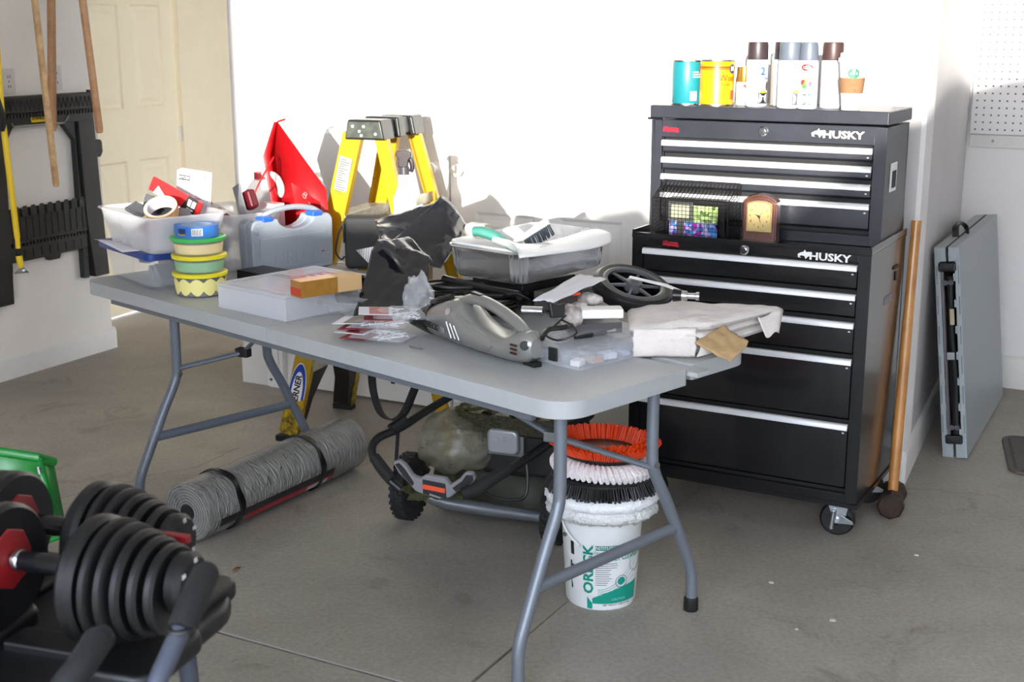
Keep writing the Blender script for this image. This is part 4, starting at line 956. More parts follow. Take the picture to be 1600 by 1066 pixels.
# ------------------------------------------------------------ black case, papers
bc = thing('black_case', 'flat black zip case standing behind the grey tool case', 'case', (-.612, 4.74, TH), 2)
MB().bx(0, .27, 0, .07, 0, .195).build('body', mat('black_fabric', (44, 45, 46), .7, bump=.2, bs=150), bc, bevel=.018, bseg=3)
MB().tube(bez([(.0, -.004, .17), (-.02, -.012, .13), (-.03, -.015, .07), (-.012, -.012, .04), (.0, -.005, .05)], 6), .006, 8, flat=.5).build('strap', dark, bc)
MB().tube(bez([(0, -.002, .10), (.0, -.01, .15), (-.005, -.008, .18)], 4), .004, 6).build('strap', dark, bc)
def sheet(name, label, cat, q, m, amp=.012, nu=24, nv=24, seed=1, fr=5, solid=.0008, sag=None):
    a, b, c, dd_ = [Vector(p) for p in q]; nrm = (b-a).cross(dd_-a).normalized()
    def fn(s, t_):
        p = a*(1-s)*(1-t_)+b*s*(1-t_)+c*s*t_+dd_*(1-s)*t_
        k = noise.noise(Vector((s*fr+seed, t_*fr, seed*1.7)))+.6*abs(noise.noise(Vector((s*fr*2.2, t_*fr*2.2+seed, 3.1))))
        k2 = noise.noise(Vector((s*fr*.8+seed*3, t_*fr*.8, 9)))
        return tuple(p + nrm*(amp*k) + (b-a).normalized()*(amp*.7*k2) + Vector((0, 0, (sag(s, t_) if sag else 0))))
    o = MB().grid(fn, nu, nv).build(name, m, solid=solid, ang=50); tag(o, label, cat); return o
bagm = mat('black_polythene', (22, 24, 30), .13, bump=.35, bs=16, coat=.6)
sheet('trash_bag', 'black plastic bag sheet leaning upright behind the foil tray', 'plastic bag', (PP(590, 398, 4.1), PP(690, 420, 4.12), PP(733, 352, 4.35), PP(692, 304, 4.4)), bagm, .010, seed=2, fr=3)
sheet('trash_bag', 'black plastic bag with a fold crossing towards the black zip case', 'plastic bag', (PP(592, 380, 4.16), PP(668, 420, 4.14), PP(700, 310, 4.42), PP(586, 345, 4.34)), bagm, .010, seed=5, fr=3)
sheet('trash_bag', 'crumpled glossy black plastic bag standing in front on the table', 'plastic bag', (PP(551, 497, 3.86), PP(668, 484, 3.84), PP(672, 402, 4.02), PP(590, 374, 4.10)), bagm, .014, seed=9, fr=2.5)
sheet('trash_bag', 'sharp folded corner of black plastic bag between the foil tray and the front bag', 'plastic bag', (PP(588, 376, 4.04), PP(640, 440, 3.95), PP(676, 408, 4.02), PP(640, 370, 4.15)), bagm, .006, seed=13, fr=3)
stp = MB().add([tuple(PP(556, 391, 4.28)), tuple(PP(588, 424, 4.2)), tuple(PP(592, 384, 4.25))], [(0, 1, 2)]).build('striped_paper', paper, solid=.0008); tag(stp, 'white paper corner with fine grey stripes in front of the black zip case', 'paper')
for k in range(9):
    s = (k+.5)/9.5; a_ = PP(556, 391, 4.278).lerp(PP(588, 424, 4.198), s); b2_ = PP(556, 391, 4.278).lerp(PP(592, 384, 4.248), s)
    MB().tube([a_, b2_], .0008, 4).build('stripe', greytxt, stp)
blt = mat('black_gloss', (20, 20, 22), .25)
o = MB().lathe([(.018, 0), (.022, .004), (.022, .085), (.017, .085), (.015, .02)], 24, Matrix()).build('black_tube', blt); o.location = PP(528, 462, 3.98); o.rotation_euler = (R_(90), 0, R_(-52)); o.rotation_euler = (R_(100), 0, R_(128)); tag(o, 'short black tube with an open end lying on the clear bag', 'tube')
o = MB().lathe([(.018, 0), (.022, .002), (.025, .04), (.022, .042), (.02, .03), (1e-6, .03)], 24).build('round_plug', blt); o.location = PP(560, 452, 4.05); tag(o, 'black round cap beside the end of the gold cardboard box', 'cap')
# clear plastic bags
def crumple(name, label, cat, loc, r, m, seed, amp=.35, cats=None, rz=0):
    def fn(a, b):
        th = 2*PI*a; ph = PI*b; v = Vector((math.sin(ph)*math.cos(th), math.sin(ph)*math.sin(th), -math.cos(ph)))
        k = 1+amp*noise.noise(v*2.3+Vector((seed, 0, 0)))+amp*.9*abs(noise.noise(v*5.1+Vector((0, seed, 0))))
        z = max(0, r[2]*(1+v.z*k)*.5)
        return (r[0]*v.x*k, r[1]*v.y*k, z)
    o = MB().grid(fn, 34, 20).build(name, m, smooth=True, ang=18); o.location = loc; o.rotation_euler[2] = R_(rz); tag(o, label, cat); return o
crumple('plastic_bag', 'crumpled clear plastic bag beside the end of the flat clear parts box', 'plastic bag', P(535, 494, TH)+Vector((0, .03, 0)), (.085, .06, .085), film, 3, .45, rz=-30)
crumple('plastic_bag', 'clear plastic bag drooping between the black bag and the vacuum', 'plastic bag', PP(655, 470, 3.75)+Vector((0, 0, -.05)), (.04, .045, .12), film, 8, .4)
# hardware packs with header cards, in a small pile
packred = mat('card_darkred', (150, 50, 56), .5); packgrey = mat('card_grey', (110, 106, 104), .5)
def pack(i, loc, rz, label, tilt):
    t = thing('hardware_pack', label, 'package', loc, rz); t.rotation_euler[1] = R_(tilt)
    def fn(a, b):
        x = -.075+.17*a; y = -.05+.1*b; k = math.sin(PI*a)**.5*math.sin(PI*b)**.5
        return (x+.006*noise.noise(Vector((a*6, b*6, i))), y, .024*k+.010*abs(noise.noise(Vector((a*9, b*7, i*3))))*k)
    MB().grid(fn, 22, 14).grid(lambda a, b: (fn(a, b)[0], fn(a, b)[1], -.3*fn(a, b)[2]), 22, 14).build('bag', film, t, ang=20)
    sp_ = MB(); random.seed(i)
    for k in range(26):
        p = Vector((random.uniform(-.02, .08), random.uniform(-.035, .035), random.uniform(0, .014))); q = Vector((random.uniform(-1, 1), random.uniform(-1, 1), 0)).normalized()*.018
        sp_.tube([p-q, p+q], .0016, 5)
    o = sp_.build('screws', mat('white_screw', (225, 225, 230), .3), t); o['kind'] = 'stuff'
    MB().bx(-.115, -.02, -.052, .052, .012, .0135).build('header_card', paper, t)
    MB().bx(-.085, -.03, -.045, .045, .0136, .0142).build('red_print', packred if i % 2 else packgrey, t)
    MB().bx(-.10, -.02, -.052, .052, -.004, -.0025).build('back_card', packred, t)
pk = P(590, 530, TH)
pack(1, (pk.x+.005, pk.y-.005, TH+.010), -22, 'clear bag of screws with white header card, lowest of the small pile by the vacuum', 0)
pack(2, (pk.x-.005, pk.y+.03, TH+.036), -14, 'clear bag of screws with red header card, second in the small pile by the vacuum', -3)
pack(3, (pk.x+.06, pk.y+.03, TH+.062), 6, 'clear bag of screws with grey printed card, topmost of the small pile by the vacuum', 2)
for i in range(2): 
    o = MB().tube([P(640, 540+i*2, TH+.004), P(660, 545, TH+.004)], .0018, 6).build('nail', steel); tag(o, ('steel nail on the table at the edge of the pile of screw bags', 'second steel nail, touching the first, by the pile of screw bags')[i], 'nail')
# ------------------------------------------------------------ handheld vacuum
vm = mat('vacuum_silver', (150, 150, 147), .28, .55); vdark = mat('vacuum_dark_silver', (120, 122, 122), .35, .4)
va = P(652, 528, TH); vb = P(806, 577, TH); va = va+(vb-va).normalized()*-.01
VL = (vb-va).length; VR = math.degrees(math.atan2((vb-va).y, (vb-va).x))
vc = thing('handheld_vacuum', 'silver handheld vacuum cleaner lying on the table front edge', 'vacuum', off(va, VR, 0, .055, TH), VR)
def loft(sec, m, name, par, seg=28, sup=2.6, ang=40):
    """sec: (x, yc, zc, ry, rz)"""
    vs = []; 
    for x, yc, zc, ry, rz_ in sec:
        for k in range(seg):
            a = 2*PI*k/seg; c, s = math.cos(a), math.sin(a)
            vs.append((x, yc+ry*math.copysign(abs(c)**(2/sup), c), zc+rz_*math.copysign(abs(s)**(2/sup), s)))
    n = len(sec); fs = [(i*seg+k, i*seg+(k+1) % seg, (i+1)*seg+(k+1) % seg, (i+1)*seg+k) for i in range(n-1) for k in range(seg)]
    fs += [tuple(range(seg))[::-1], tuple((n-1)*seg+k for k in range(seg))]
    return MB().add(vs, fs).build(name, m, par, ang=ang)
s_ = VL/.38
loft([(x*s_, 0, zc, ry, rz_) for x, zc, ry, rz_ in ((0, .045, .032, .030), (.02, .050, .042, .040), (.06, .060, .050, .050), (.10, .067, .056, .060), (.14, .068, .060, .064), (.17, .058, .060, .054), (.20, .047, .058, .043), (.24, .040, .056, .036), (.28, .037, .054, .033), (.32, .038, .052, .034), (.35, .048, .046, .044), (.38, .052, .036, .042), (.395, .050, .02, .026))], vm, 'body', vc, sup=2.4)
MB().tube(bez([(x*s_, 0, z) for x, z in ((.12, .112), (.15, .132), (.19, .140), (.24, .134), (.30, .116), (.345, .092), (.372, .06), (.378, .035))], 6), [.018]*7+[.019]*29+[.022]*7, 16, flat=.8).build('handle', vm, vc)
MB().box((.185*s_, 0, .154), (.045, .018, .008), Matrix.Rotation(R_(4), 3, 'Y')).build('switch', blackpl, vc, bevel=.003)
loft([(x*s_, -.046, zc, .014, rz_) for x, zc, rz_ in ((.145, .066, .01), (.16, .066, .036), (.20, .052, .034), (.25, .042, .026), (.285, .04, .014), (.295, .04, .004))], vm, 'side_scoop', vc, sup=2)
text('lettering', 'ORECK', .024, ink, vc, T3(.086*s_, -.0735, .056, rz=-9, rx=0), bold=.03, ext=.0012, sx=1.15)
text('lettering', 'XL', .020, greytxt, vc, T3(.136*s_, -.0765, .054, rz=-6), ext=.001)
for k in range(3): MB().tube([((.142+.013*k)*s_, -.0695+.001*k, .078-.003*k), ((.158+.013*k)*s_, -.0665+.0015*k, .034)], .0018, 6).build('vent_rib', whitepl, vc)
MB().lathe([(.011, 0), (.011, .003), (.006, .004), (1e-6, .004)], 20, T3(.135*s_, -.055, .102, rx=66)).build('button', chrome, vc)
MB().lathe([(.013, 0), (.013, .002), (1e-6, .002)], 20, T3(.384*s_, -.030, .060, rz=50, rx=80)).build('socket', dark, vc)
for k in range(3): MB().bx(.352*s_, .372*s_, -.0485, -.044, .034+.011*k, .039+.011*k).build('vent_slot', mat('vent_brown', (60, 34, 28), .5), vc)
MB().bx(.36*s_, .40*s_, -.014, .014, .0, .014).build('cord_clip', blackpl, vc, bevel=.003)
MB().tube(bez([(.01, .0, .095), (.05*s_, -.02, .112), (.10*s_, -.01, .132)], 6), .009, 8).build('nozzle_trim', blt, vc)
loft([(-.05, 0, .04, .042, .02), (-.02, 0, .046, .044, .032), (.02, 0, .052, .044, .045), (.04, 0, .055, .045, .047)], blt, 'nozzle', vc)
# ------------------------------------------------------------ foil tray with white liner
TZ0 = .835; tz_yaw = -43
TN = P(812, 398, .935); tnx = .315; tny = .43
tray = thing('foil_tray', 'silver foil paint tray with a white liner on top of the clutter', 'paint tray', off(TN, tz_yaw, -tnx, 0, TZ0), tz_yaw)
tray.rotation_euler[0] = R_(2.0)
foil = mat('foil', (246, 247, 248), .27, .94, bump=.4, bs=10)
def pan(z0, z1, gx0, taper, m, name, par, ny=1, wav=0, th=.0015, rim=.010, rimz=.003):
    N = 96; base = rrect(tnx, tny, .045, 23, tnx/2, tny/2); n = len(base); cx, cy = tnx/2, tny/2
    def ring(k, z, g, wv=0):
        out = []
        for i, (x, y) in enumerate(base):
            dx, dy = x-cx, y-cy; l = math.hypot(dx, dy); q = wv*math.sin(i*1.25)*abs(math.sin(i*.37+.4))
            out.append((cx+dx*k+dx/l*(g+q), cy+dy*k+dy/l*(g+q), z))
        return out
    hgt = z1-z0
    L = [ring(taper, z0, gx0), ring(taper*1.01, z0+.006, gx0+.003, wav*.5), ring((1+taper)/2, z0+hgt*.4, gx0, wav), ring((1+taper)/2+.01, z0+hgt*.75, gx0, wav), ring(1, z1, gx0), ring(1, z1+rimz, gx0+rim), ring(1, z1+rimz*2.2, gx0+rim-.002), ring(1, z1+rimz*1.6, gx0-.002), ring((1+taper)/2, z0+hgt*.5, gx0-.003), ring(taper, z0+.008, gx0-.003)]
    vs = [p for q in L for p in q]; fs = [tuple(range(n))[::-1], tuple((len(L)-1)*n+i for i in range(n))]
    for k in range(len(L)-1): fs += [(k*n+i, k*n+(i+1) % n, (k+1)*n+(i+1) % n, (k+1)*n+i) for i in range(n)]
    return MB().add(vs, fs).build(name, m, par, ang=60)
pan(0, .095, 0, .93, foil, 'pan', tray, wav=.007)
pan(.014, .100, -.006, .90, mat('liner_white', (236, 236, 236), .35), 'liner', tray, rim=.008, rimz=.005)
MT = Matrix.Translation(tray.location) @ Matrix.Rotation(R_(tz_yaw), 4, 'Z') @ Matrix.Rotation(R_(2), 4, 'X')
def tl(x, y, z): return MT @ Vector((x, y, z))
def ontray(name, label, cat): 
    t = thing(name, label, cat, tray.location, tz_yaw); t.rotation_euler[0] = R_(2); return t
def wthing(name, label, cat): return thing(name, label, cat, (0, 0, 0), 0)
gr = wthing('putty_knife', 'frosted grey tool with a teal grip resting across the foil tray', 'tool')
MB().tube(bez([PP(740, 362, 4.0), PP(752, 362, 3.99), PP(775, 370, 3.97), PP(800, 386, 3.94)], 5), [.012]+[.021]*4+[.022]*6+[.017]*5, 16, flat=.75).build('teal_grip', mat('teal_grip', (66, 134, 120), .5), gr)
MB().tube(bez([PP(775, 373, 3.965), PP(800, 384, 3.93), PP(822, 394, 3.88), PP(850, 392, 3.82)], 6), [.022]*7+[.026]*6+[.030]*6, 16, flat=.5).build('blade', mat('frost_grey', (196, 206, 202), .3), gr)
wb2 = wthing('scrub_brush', 'white handled scrub brush with dark bristles pointing up out of the foil tray', 'brush')
MB().tube(bez([PP(803, 378, 3.98), PP(822, 368, 3.98), PP(842, 354, 3.97), PP(856, 346, 3.96)], 6), [.008]*4+[.012]*6+[.014]*7+[.010]*2, 16, flat=.8).build('handle', whitepl, wb2)
bmz = MB(); random.seed(4); qa, qb = PP(820, 376, 3.95), PP(858, 352, 3.94); ax_ = (qb-qa).normalized(); dn = PP(866, 368, 3.90)-PP(858, 352, 3.94)
for i in range(16):
    for j in range(4):
        a = qa.lerp(qb, i/15)+Vector((0, .008*(j-1.5), 0)); bmz.tube([a, a+dn*random.uniform(.85, 1.0)+ax_*random.uniform(-.003, .003)], [.0026, .0014], 4)
o = bmz.build('bristles', mat('bristle_grey', (58, 66, 76), .6), wb2); o['kind'] = 'stuff'
dsc = wthing('scraper', 'rounded white scraper blade behind the scrub brush in the tray', 'scraper'); dsc.location = PP(800, 372, 4.06)
MB().prism([(.040*math.cos(2*PI*i/28), .036*math.sin(2*PI*i/28)) for i in range(28)], .010, T3(0, 0, 0, rz=0, rx=62)).build('blade', mat('off_white', (222, 218, 214), .4), dsc, bevel=.003)
tw = wthing('plastic_trowel', 'white serrated plastic trowel curving over the right side of the foil tray', 'trowel')
trp = [(PP(812, 402, 3.72), PP(800, 380, 3.86)), (PP(848, 398, 3.76), PP(838, 380, 3.9)), (PP(885, 394, 3.84), PP(880, 371, 3.96)), (PP(925, 388, 3.93), PP(915, 360, 4.04)), (PP(952, 380, 4.0), PP(935, 358, 4.08)), (PP(957, 374, 4.05), PP(950, 364, 4.10))]
ta, tb_ = bez([q[0] for q in trp], 5), bez([q[1] for q in trp], 5)
def trow(s, t_):
    i = min(len(ta)-1, int(round(s*(len(ta)-1)))); p = ta[i].lerp(tb_[i], t_); return (p.x, p.y, p.z+.010*math.sin(PI*t_))
MB().grid(trow, len(ta)-1, 8).build('blade', mat('trowel_white', (238, 238, 238), .3), tw, solid=.004)
mb = MB()
for i in range(24): p = Vector(trow(.25+i*.024, 1)); mb.lathe([(.0022, 0), (1e-6, .010)], 5, Matrix.Translation(p))
o = mb.build('teeth', mat('off_white', (222, 218, 214), .4), tw); o['kind'] = 'stuff'
boxt('yellow_pad', 'pale yellowish towel corner at the left rear of the foil tray', 'towel', PP(747, 360, 4.22), (.09, .05, .05), -30, mat('towel', (206, 202, 192), .8, bump=.3, bs=200), bevel=.018)
# what the tray rests on: black hose wand, box, coiled cords
o = MB().tube([tl(-.005, -.01, -.014), tl(.17, -.012, -.022), tl(.325, -.012, -.024)], [.013, .014, .016], 14).build('wand', blt); tag(o, 'black plastic wand lying along under the front edge of the foil tray', 'wand')
boxt('black_box', 'black box under the foil tray, behind the coiled cords', 'box', tl(.15, .20, -.058), (.22, .26, .078), tz_yaw, blackpl, bevel=.006)
cordb = mat('black_cord', (16, 16, 17), .4)
def coil(label, c, R, n, r, seed, tilt=0):
    random.seed(seed); pts = []
    for i in range(n*14):
        a = 2*PI*i/14; k = 1+.18*math.sin(a*.31+seed)+random.uniform(-.04, .04)
        pts.append(Vector(c)+Vector((R[0]*k*math.cos(a), R[1]*k*math.sin(a), R[2]*math.sin(a*.17+seed)+tilt*math.cos(a))))
    o = MB().tube(bez(pts, 2), r, 6).build('cord', cordb); tag(o, label, 'cord')
coil('tangled black cord between the wand and the vacuum, under the left of the foil tray', tl(.06, -.03, -.04), (.085, .05, .022), 7, .0042, 1)
coil('coiled black cord just behind the vacuum handle', tl(.27, -.045, -.056), (.05, .045, .02), 6, .0042, 4)
coil('black cord bundle under the near corner of the foil tray', tl(.22, -.02, -.045), (.10, .035, .018), 5, .0042, 7)
o = MB().tube(bez([tl(.28, -.03, -.03), tl(.33, -.03, -.015), tl(.36, -.01, -.03), tl(.35, .02, -.06)], 6), .0032, 8).build('cord_loop', cordb); tag(o, 'single black cord loop arching beside the near corner of the foil tray', 'cord')
o = MB().tube(bez([PP(884, 493, 3.45), PP(868, 508, 3.4), PP(852, 522, 3.36), PP(872, 532, 3.3), PP(900, 522, 3.3), PP(896, 510, 3.34), PP(878, 500, 3.4)], 6), .0028, 8).build('cord_loop', cordb); tag(o, 'thin black cord loop lying on the lid of the small clear parts box', 'cord')
o = MB().add(*[(q.v, q.f) for q in [MB().prism([(-.02, -.02), (.018, -.022), (.024, .018), (.006, .012), (-.022, .024)], .018)]][0]).build('clip', blackpl, bevel=.004); o.location = PP(868, 485, 3.42); o.rotation_euler = (R_(70), 0, R_(20)); tag(o, 'black plastic clamp standing at the right end of the cords', 'clamp')
o = MB().cyl((-.03, 0, 0), (.03, 0, 0), .013).build('metal_tube', chrome, bevel=.002); o.location = PP(832, 486, 3.5); o.rotation_euler[2] = R_(-15); tag(o, 'short shiny metal tube between the cords and the white stones', 'tube')
# ------------------------------------------------------------ small clear parts box
O2 = P(906, 580, TH); oz2 = -46
o2 = organiser('small_parts_box', 'small clear parts box with a black latch at the table corner', off(O2, oz2, -.205, 0, TH), oz2, .205, .285, .055, 3, 5, 11, [(215, 220, 235), (180, 190, 215), (150, 160, 180), (230, 225, 225), (200, 150, 120)], clear)
MB().bx(.10, .128, -.010, -.002, .012, .048).build('latch', mat('latch_black', (40, 38, 38), .4), o2, bevel=.001)
pn = thing('driver_pen', 'black and grey pocket driver lying on the small clear parts box', 'screwdriver', PP(925, 512, 3.42), 38)
pn.location.z = TH+.063
MB().tube([(-.06, 0, 0), (-.02, 0, 0), (.0, 0, 0)], [.005, .007, .007], 10).build('grip', blackpl, pn); MB().tube([(0, 0, 0), (.05, 0, 0)], .0062, 10).build('barrel', mat('grey_rubber', (84, 84, 88), .5), pn)
MB().tube([(.05, 0, 0), (.075, 0, 0), (.078, 0, 0), (.085, 0, 0)], [.004, .004, .006, .005], 8).build('tip', chrome, pn)
o = MB().tube(bez([PP(846, 532, 3.3), PP(856, 516, 3.34), PP(880, 512, 3.36), PP(895, 508, 3.4)], 5), [.003]+[.007]*14+[.004], 8).build('black_probe', blt); tag(o, 'black tapered probe lying across the small clear parts box beside the driver', 'probe')
# stones / gloves, foam block, paper
def blob(name, label, cat, loc, r, m, seed, rz=0, ry=0):
    def fn(a, b):
        th = 2*PI*a; ph = PI*b; v = Vector((math.sin(ph)*math.cos(th), math.sin(ph)*math.sin(th), -math.cos(ph)))
        k = 1+.16*noise.noise(v*1.6+Vector((seed, 1, 0)))+.05*noise.noise(v*5+Vector((0, seed, 0)))
        return (r[0]*v.x*k, r[1]*v.y*k, r[2]*v.z*k)
    o = MB().grid(fn, 24, 14).build(name, m, ang=60); o.location = loc; o.rotation_euler = (0, R_(ry), R_(rz)); tag(o, label, cat); return o
glm = mat('work_glove', (214, 208, 204), .75, col2=(120, 104, 98), vs=24, bump=.2, bs=80)
blob('roller_pad', 'white soiled rounded pad next to the white foam block', 'pad', PP(892, 494, 3.5), (.036, .03, .032), glm, 2, 20, 30)
blob('roller_pad', 'small white pad tucked under the sheet of paper beside the wheel', 'pad', PP(922, 468, 3.66), (.038, .026, .02), glm, 5, -20)
blob('roller_pad', 'brownish white pad behind the white foam block', 'pad', PP(906, 478, 3.6), (.026, .02, .013), glm, 8, 10)
boxt('orange_tag', 'small orange tag on the white pads in front of the wheel', 'tag', PP(899, 459, 3.63), (.028, .012, .010), 10, mat('tag_orange', (240, 90, 40), .5))
fb = boxt('foam_block', 'white foam block between the soiled pads and the drop cloth', 'block', PP(940, 488, 3.52), (.115, .055, .026), 4, mat('foam_white', (238, 234, 230), .8), bevel=.004)
boxt('metal_case', 'low dark flat case under the white foam block', 'case', PP(925, 508, 3.56), (.15, .09, .03), 10, mat('case_dark', (92, 92, 94), .4, .4), bevel=.003)
boxt('grey_box', 'grey carton buried between the foil tray and the wheel', 'carton', tl(.33, .24, -.066), (.10, .28, .055), tz_yaw, mat('carton_grey', (90, 86, 84), .7), bevel=.003)
sheet('paper_sheet', 'white creased sheet of paper spilling out under the right side of the foil tray', 'paper', (PP(832, 470, 3.44), PP(868, 472, 3.46), PP(947, 436, 3.72), PP(905, 428, 3.80)), paper, .006, 14, 14, seed=3, fr=3)
# ------------------------------------------------------------ cart wheel
wh = thing('cart_wheel', 'black rubber cart wheel with grey spoked hub lying tilted on the clutter', 'wheel', PP(988, 452, 3.80), 0)
wh.rotation_euler = (R_(17), R_(12), 0)
MB().lathe([(.094, -.022), (.108, -.024), (.118, -.017), (.121, -.008), (.121, .008), (.118, .017), (.108, .024), (.094, .022), (.094, -.022)], 48).build('tyre', mat('tyre_gloss', (18, 18, 20), .28), wh)
for z in (-.012, -.004, .004, .012): MB().lathe([(.1205, z-.0012), (.1225, z), (.1205, z+.0012), (.1205, z-.0012)], 48).build('tread_ridge', mat('tyre_gloss', (18, 18, 20)), wh)
hubm = mat('hub_grey', (96, 98, 102), .35, .3)
MB().lathe([(.080, .012), (.094, .014), (.095, .022), (.088, .025), (.080, .022), (.080, .012)], 48).lathe([(.018, -.01), (.026, .0), (.024, .026), (.012, .03), (.012, .034), (1e-6, .034)], 24).build('rim', hubm, wh)
for k in range(6):
    a = 2*PI*k/6+.3; c, s = math.cos(a), math.sin(a)
    MB().add([tuple(Vector((c*r-s*q, s*r+c*q, z))) for r, q, z in ((.022, -.005, .018), (.082, -.004, .014), (.082, .004, .014), (.022, .005, .018), (.022, -.005, .008), (.082, -.004, .008), (.082, .004, .008), (.022, .005, .008))], [(0, 1, 2, 3), (4, 5, 6, 7), (0, 1, 5, 4), (2, 3, 7, 6), (1, 2, 6, 5), (0, 3, 7, 4)]).build('spoke', hubm, wh, bevel=.002)
MB().lathe([(.092, -.018), (1e-6, -.018)], 40).build('web', mat('gap_shade_black', (6, 6, 6), .95, spec=.1), wh)  # black disc added behind the spokes, painting the shade in the open gaps
axl = MB().tube([PP(984, 433, 3.76), PP(1040, 446, 3.72), PP(1066, 456, 3.7)], [.010, .012, .010], 10, flat=.35).build('link_bar', alum); tag(axl, 'tapered aluminium bar running from the wheel hub to the right', 'bar')
bo = thing('ratchet_handle', 'chrome socket piece with black collar right of the cart wheel', 'tool', PP(1068, 462, 3.66), -14)
MB().cyl((-.03, 0, 0), (-.005, 0, 0), .019, .016).build('collar', blt, bo, bevel=.002); MB().tube([(-.005, 0, 0), (.01, 0, 0), (.012, 0, 0), (.034, 0, 0), (.036, 0, 0), (.045, 0, 0)], [.015, .014, .009, .009, .012, .012], 16).build('shaft', chrome, bo)
# ------------------------------------------------------------ folded drop cloth
clm = mat('canvas', (226, 218, 213), .9, var=.06, vs=14, bump=.4, bs=330)
def cloth_layer(q, z0, z1, seed, nm, par, amp=.008, edge=.03):
    a, b, c, d_ = [Vector((p[0], p[1], 0)) for p in q]; N = 36
    def top(s, t_, up):
        p = a*(1-s)*(1-t_)+b*s*(1-t_)+c*s*t_+d_*(1-s)*t_
        k = min(s, 1-s, t_, 1-t_); f_ = min(1, k/edge*.35) if edge else 1; f_ = math.sqrt(max(0, 1-(1-f_)**2))
        zc = (z0+z1)/2; h_ = (z1-z0)/2
        n1 = amp*noise.noise(Vector((s*3+seed, t_*3, seed)))+.45*amp*noise.noise(Vector((s*9, t_*8+seed, 2)))
        wv = .010*noise.noise(Vector((s*4+seed*2, t_*4, 5)))*(1 if k < .08 else 0)
        return (p.x+wv, p.y+wv, zc+up*h_*f_+(n1 if up > 0 else n1*.2)*f_)
    mb = MB().grid(lambda s, t_: top(s, t_, 1), N, N).grid(lambda s, t_: top(s, t_, -1), N, N)
    return mb.build(nm, m_cl, par, ang=60)
m_cl = clm
dc = thing('drop_cloth', 'folded cream canvas drop cloth hanging over the right end of the table', 'cloth', (0, 0, 0), 0)
def xy(px, py, z): p = P(px, py, z); return (p.x, p.y)
cA, cB, cC, cD = xy(985, 545, TH+.012), xy(1110, 545, TH+.012), xy(1205, 500, .79), xy(985, 478, .79)
q1 = [xy(988, 556, TH), xy(1085, 556, TH), (.765, 3.74), (.36, 3.78)]
cloth_layer(q1, TH+.001, TH+.030, 1, 'bottom_fold', dc)
q2 = [(q1[0][0]-.004, q1[0][1]+.012), (q1[1][0]+.03, q1[1][1]+.03), (.775, 3.74), (.35, 3.80)]
cloth_layer(q2, TH+.030, TH+.056, 4, 'middle_fold', dc)
q3 = [(q1[0][0]-.008, q1[0][1]+.004), (q1[1][0]+.055, q1[1][1]+.055), (.785, 3.72), (.34, 3.82)]
cloth_layer(q3, TH+.056, TH+.082, 8, 'top_fold', dc, .013)
# rolled corner hanging at the front and loose tongue at the right
pa, pb = Vector(q1[0]+(0,)), Vector(q1[1]+(0,)); 
def front(s, t_):
    p = pa.lerp(pb, s); z = TH+.078-.076*t_; y = -.012-.012*math.sin(PI*t_*.9)+.005*noise.noise(Vector((s*5, t_*3, 1)))
    return (p.x+.006*noise.noise(Vector((s*3, t_*4, 7))), p.y+y, z)
MB().grid(front, 26, 12).build('front_flap', clm, dc, solid=.003)
def roll_(s, t_):
    a = 2*PI*s*1.15; r = .016+.006*s; p = pb
    return (p.x-.014+r*math.cos(a)*1.2, p.y-.028-.004*t_+.03*t_*0, TH+.034+r*math.sin(a)+.0)
mb = MB()
for k, (dx, w_) in enumerate(((.0, .0),)):
    pts = [Vector((pb.x-.03, pb.y-.03, TH+.062)), Vector((pb.x+.004, pb.y-.024, TH+.056)), Vector((pb.x+.012, pb.y-.02, TH+.03)), Vector((pb.x+.002, pb.y-.024, TH+.004))]
    pts = bez(pts, 6)
    for i, p in enumerate(pts): mb.v += [tuple(p), tuple(p+Vector((.07, .075, -.004)))]
    mb.f += [(2*i, 2*i+1, 2*i+3, 2*i+2) for i in range(len(pts)-1)]
mb.build('edge_fold', clm, dc, solid=.004)
def tongue(s, t_):
    p = Vector((q3[2][0]-.045, q3[2][1]-.045, TH+.066)).lerp(Vector((q3[2][0]-.045, q3[2][1]-.085, TH+.012)), t_)
    v = Vector((-.09, -.09, 0))*(s-.5); return tuple(p+v*(1-.5*t_)+Vector((0, 0, .006*math.sin(6*s))))
MB().grid(tongue, 8, 8).build('loose_tongue', clm, dc, solid=.002)
lea = sheet('leather_scrap', 'tan suede scrap hanging out below the drop cloth at the table end', 'scrap', (PP(1086, 535, 3.37), PP(1142, 566, 3.36), PP(1170, 535, 3.44), PP(1130, 508, 3.50)), mat('suede_tan', (180, 150, 108), .9, var=.15, vs=30), .006, 16, 16, seed=6, fr=4, solid=.003)
# ------------------------------------------------------------ folded sawhorse on the left wall
ML = Matrix.Translation(LwP) @ Matrix.Rotation(R_(64), 4, 'Z')
sw_ = thing('folded_sawhorse', 'folded black plastic sawhorse hanging flat on the left wall', 'sawhorse', ML @ Vector((-.062, -.004, 0)), 64)
def pl(poly, y0, y1, nm, m, par=None, bevel=.003): return MB().prism(poly, abs(y1-y0), T3(0, max(y0, y1), 0, rx=90)).build(nm, m, par or sw_, bevel=bevel)
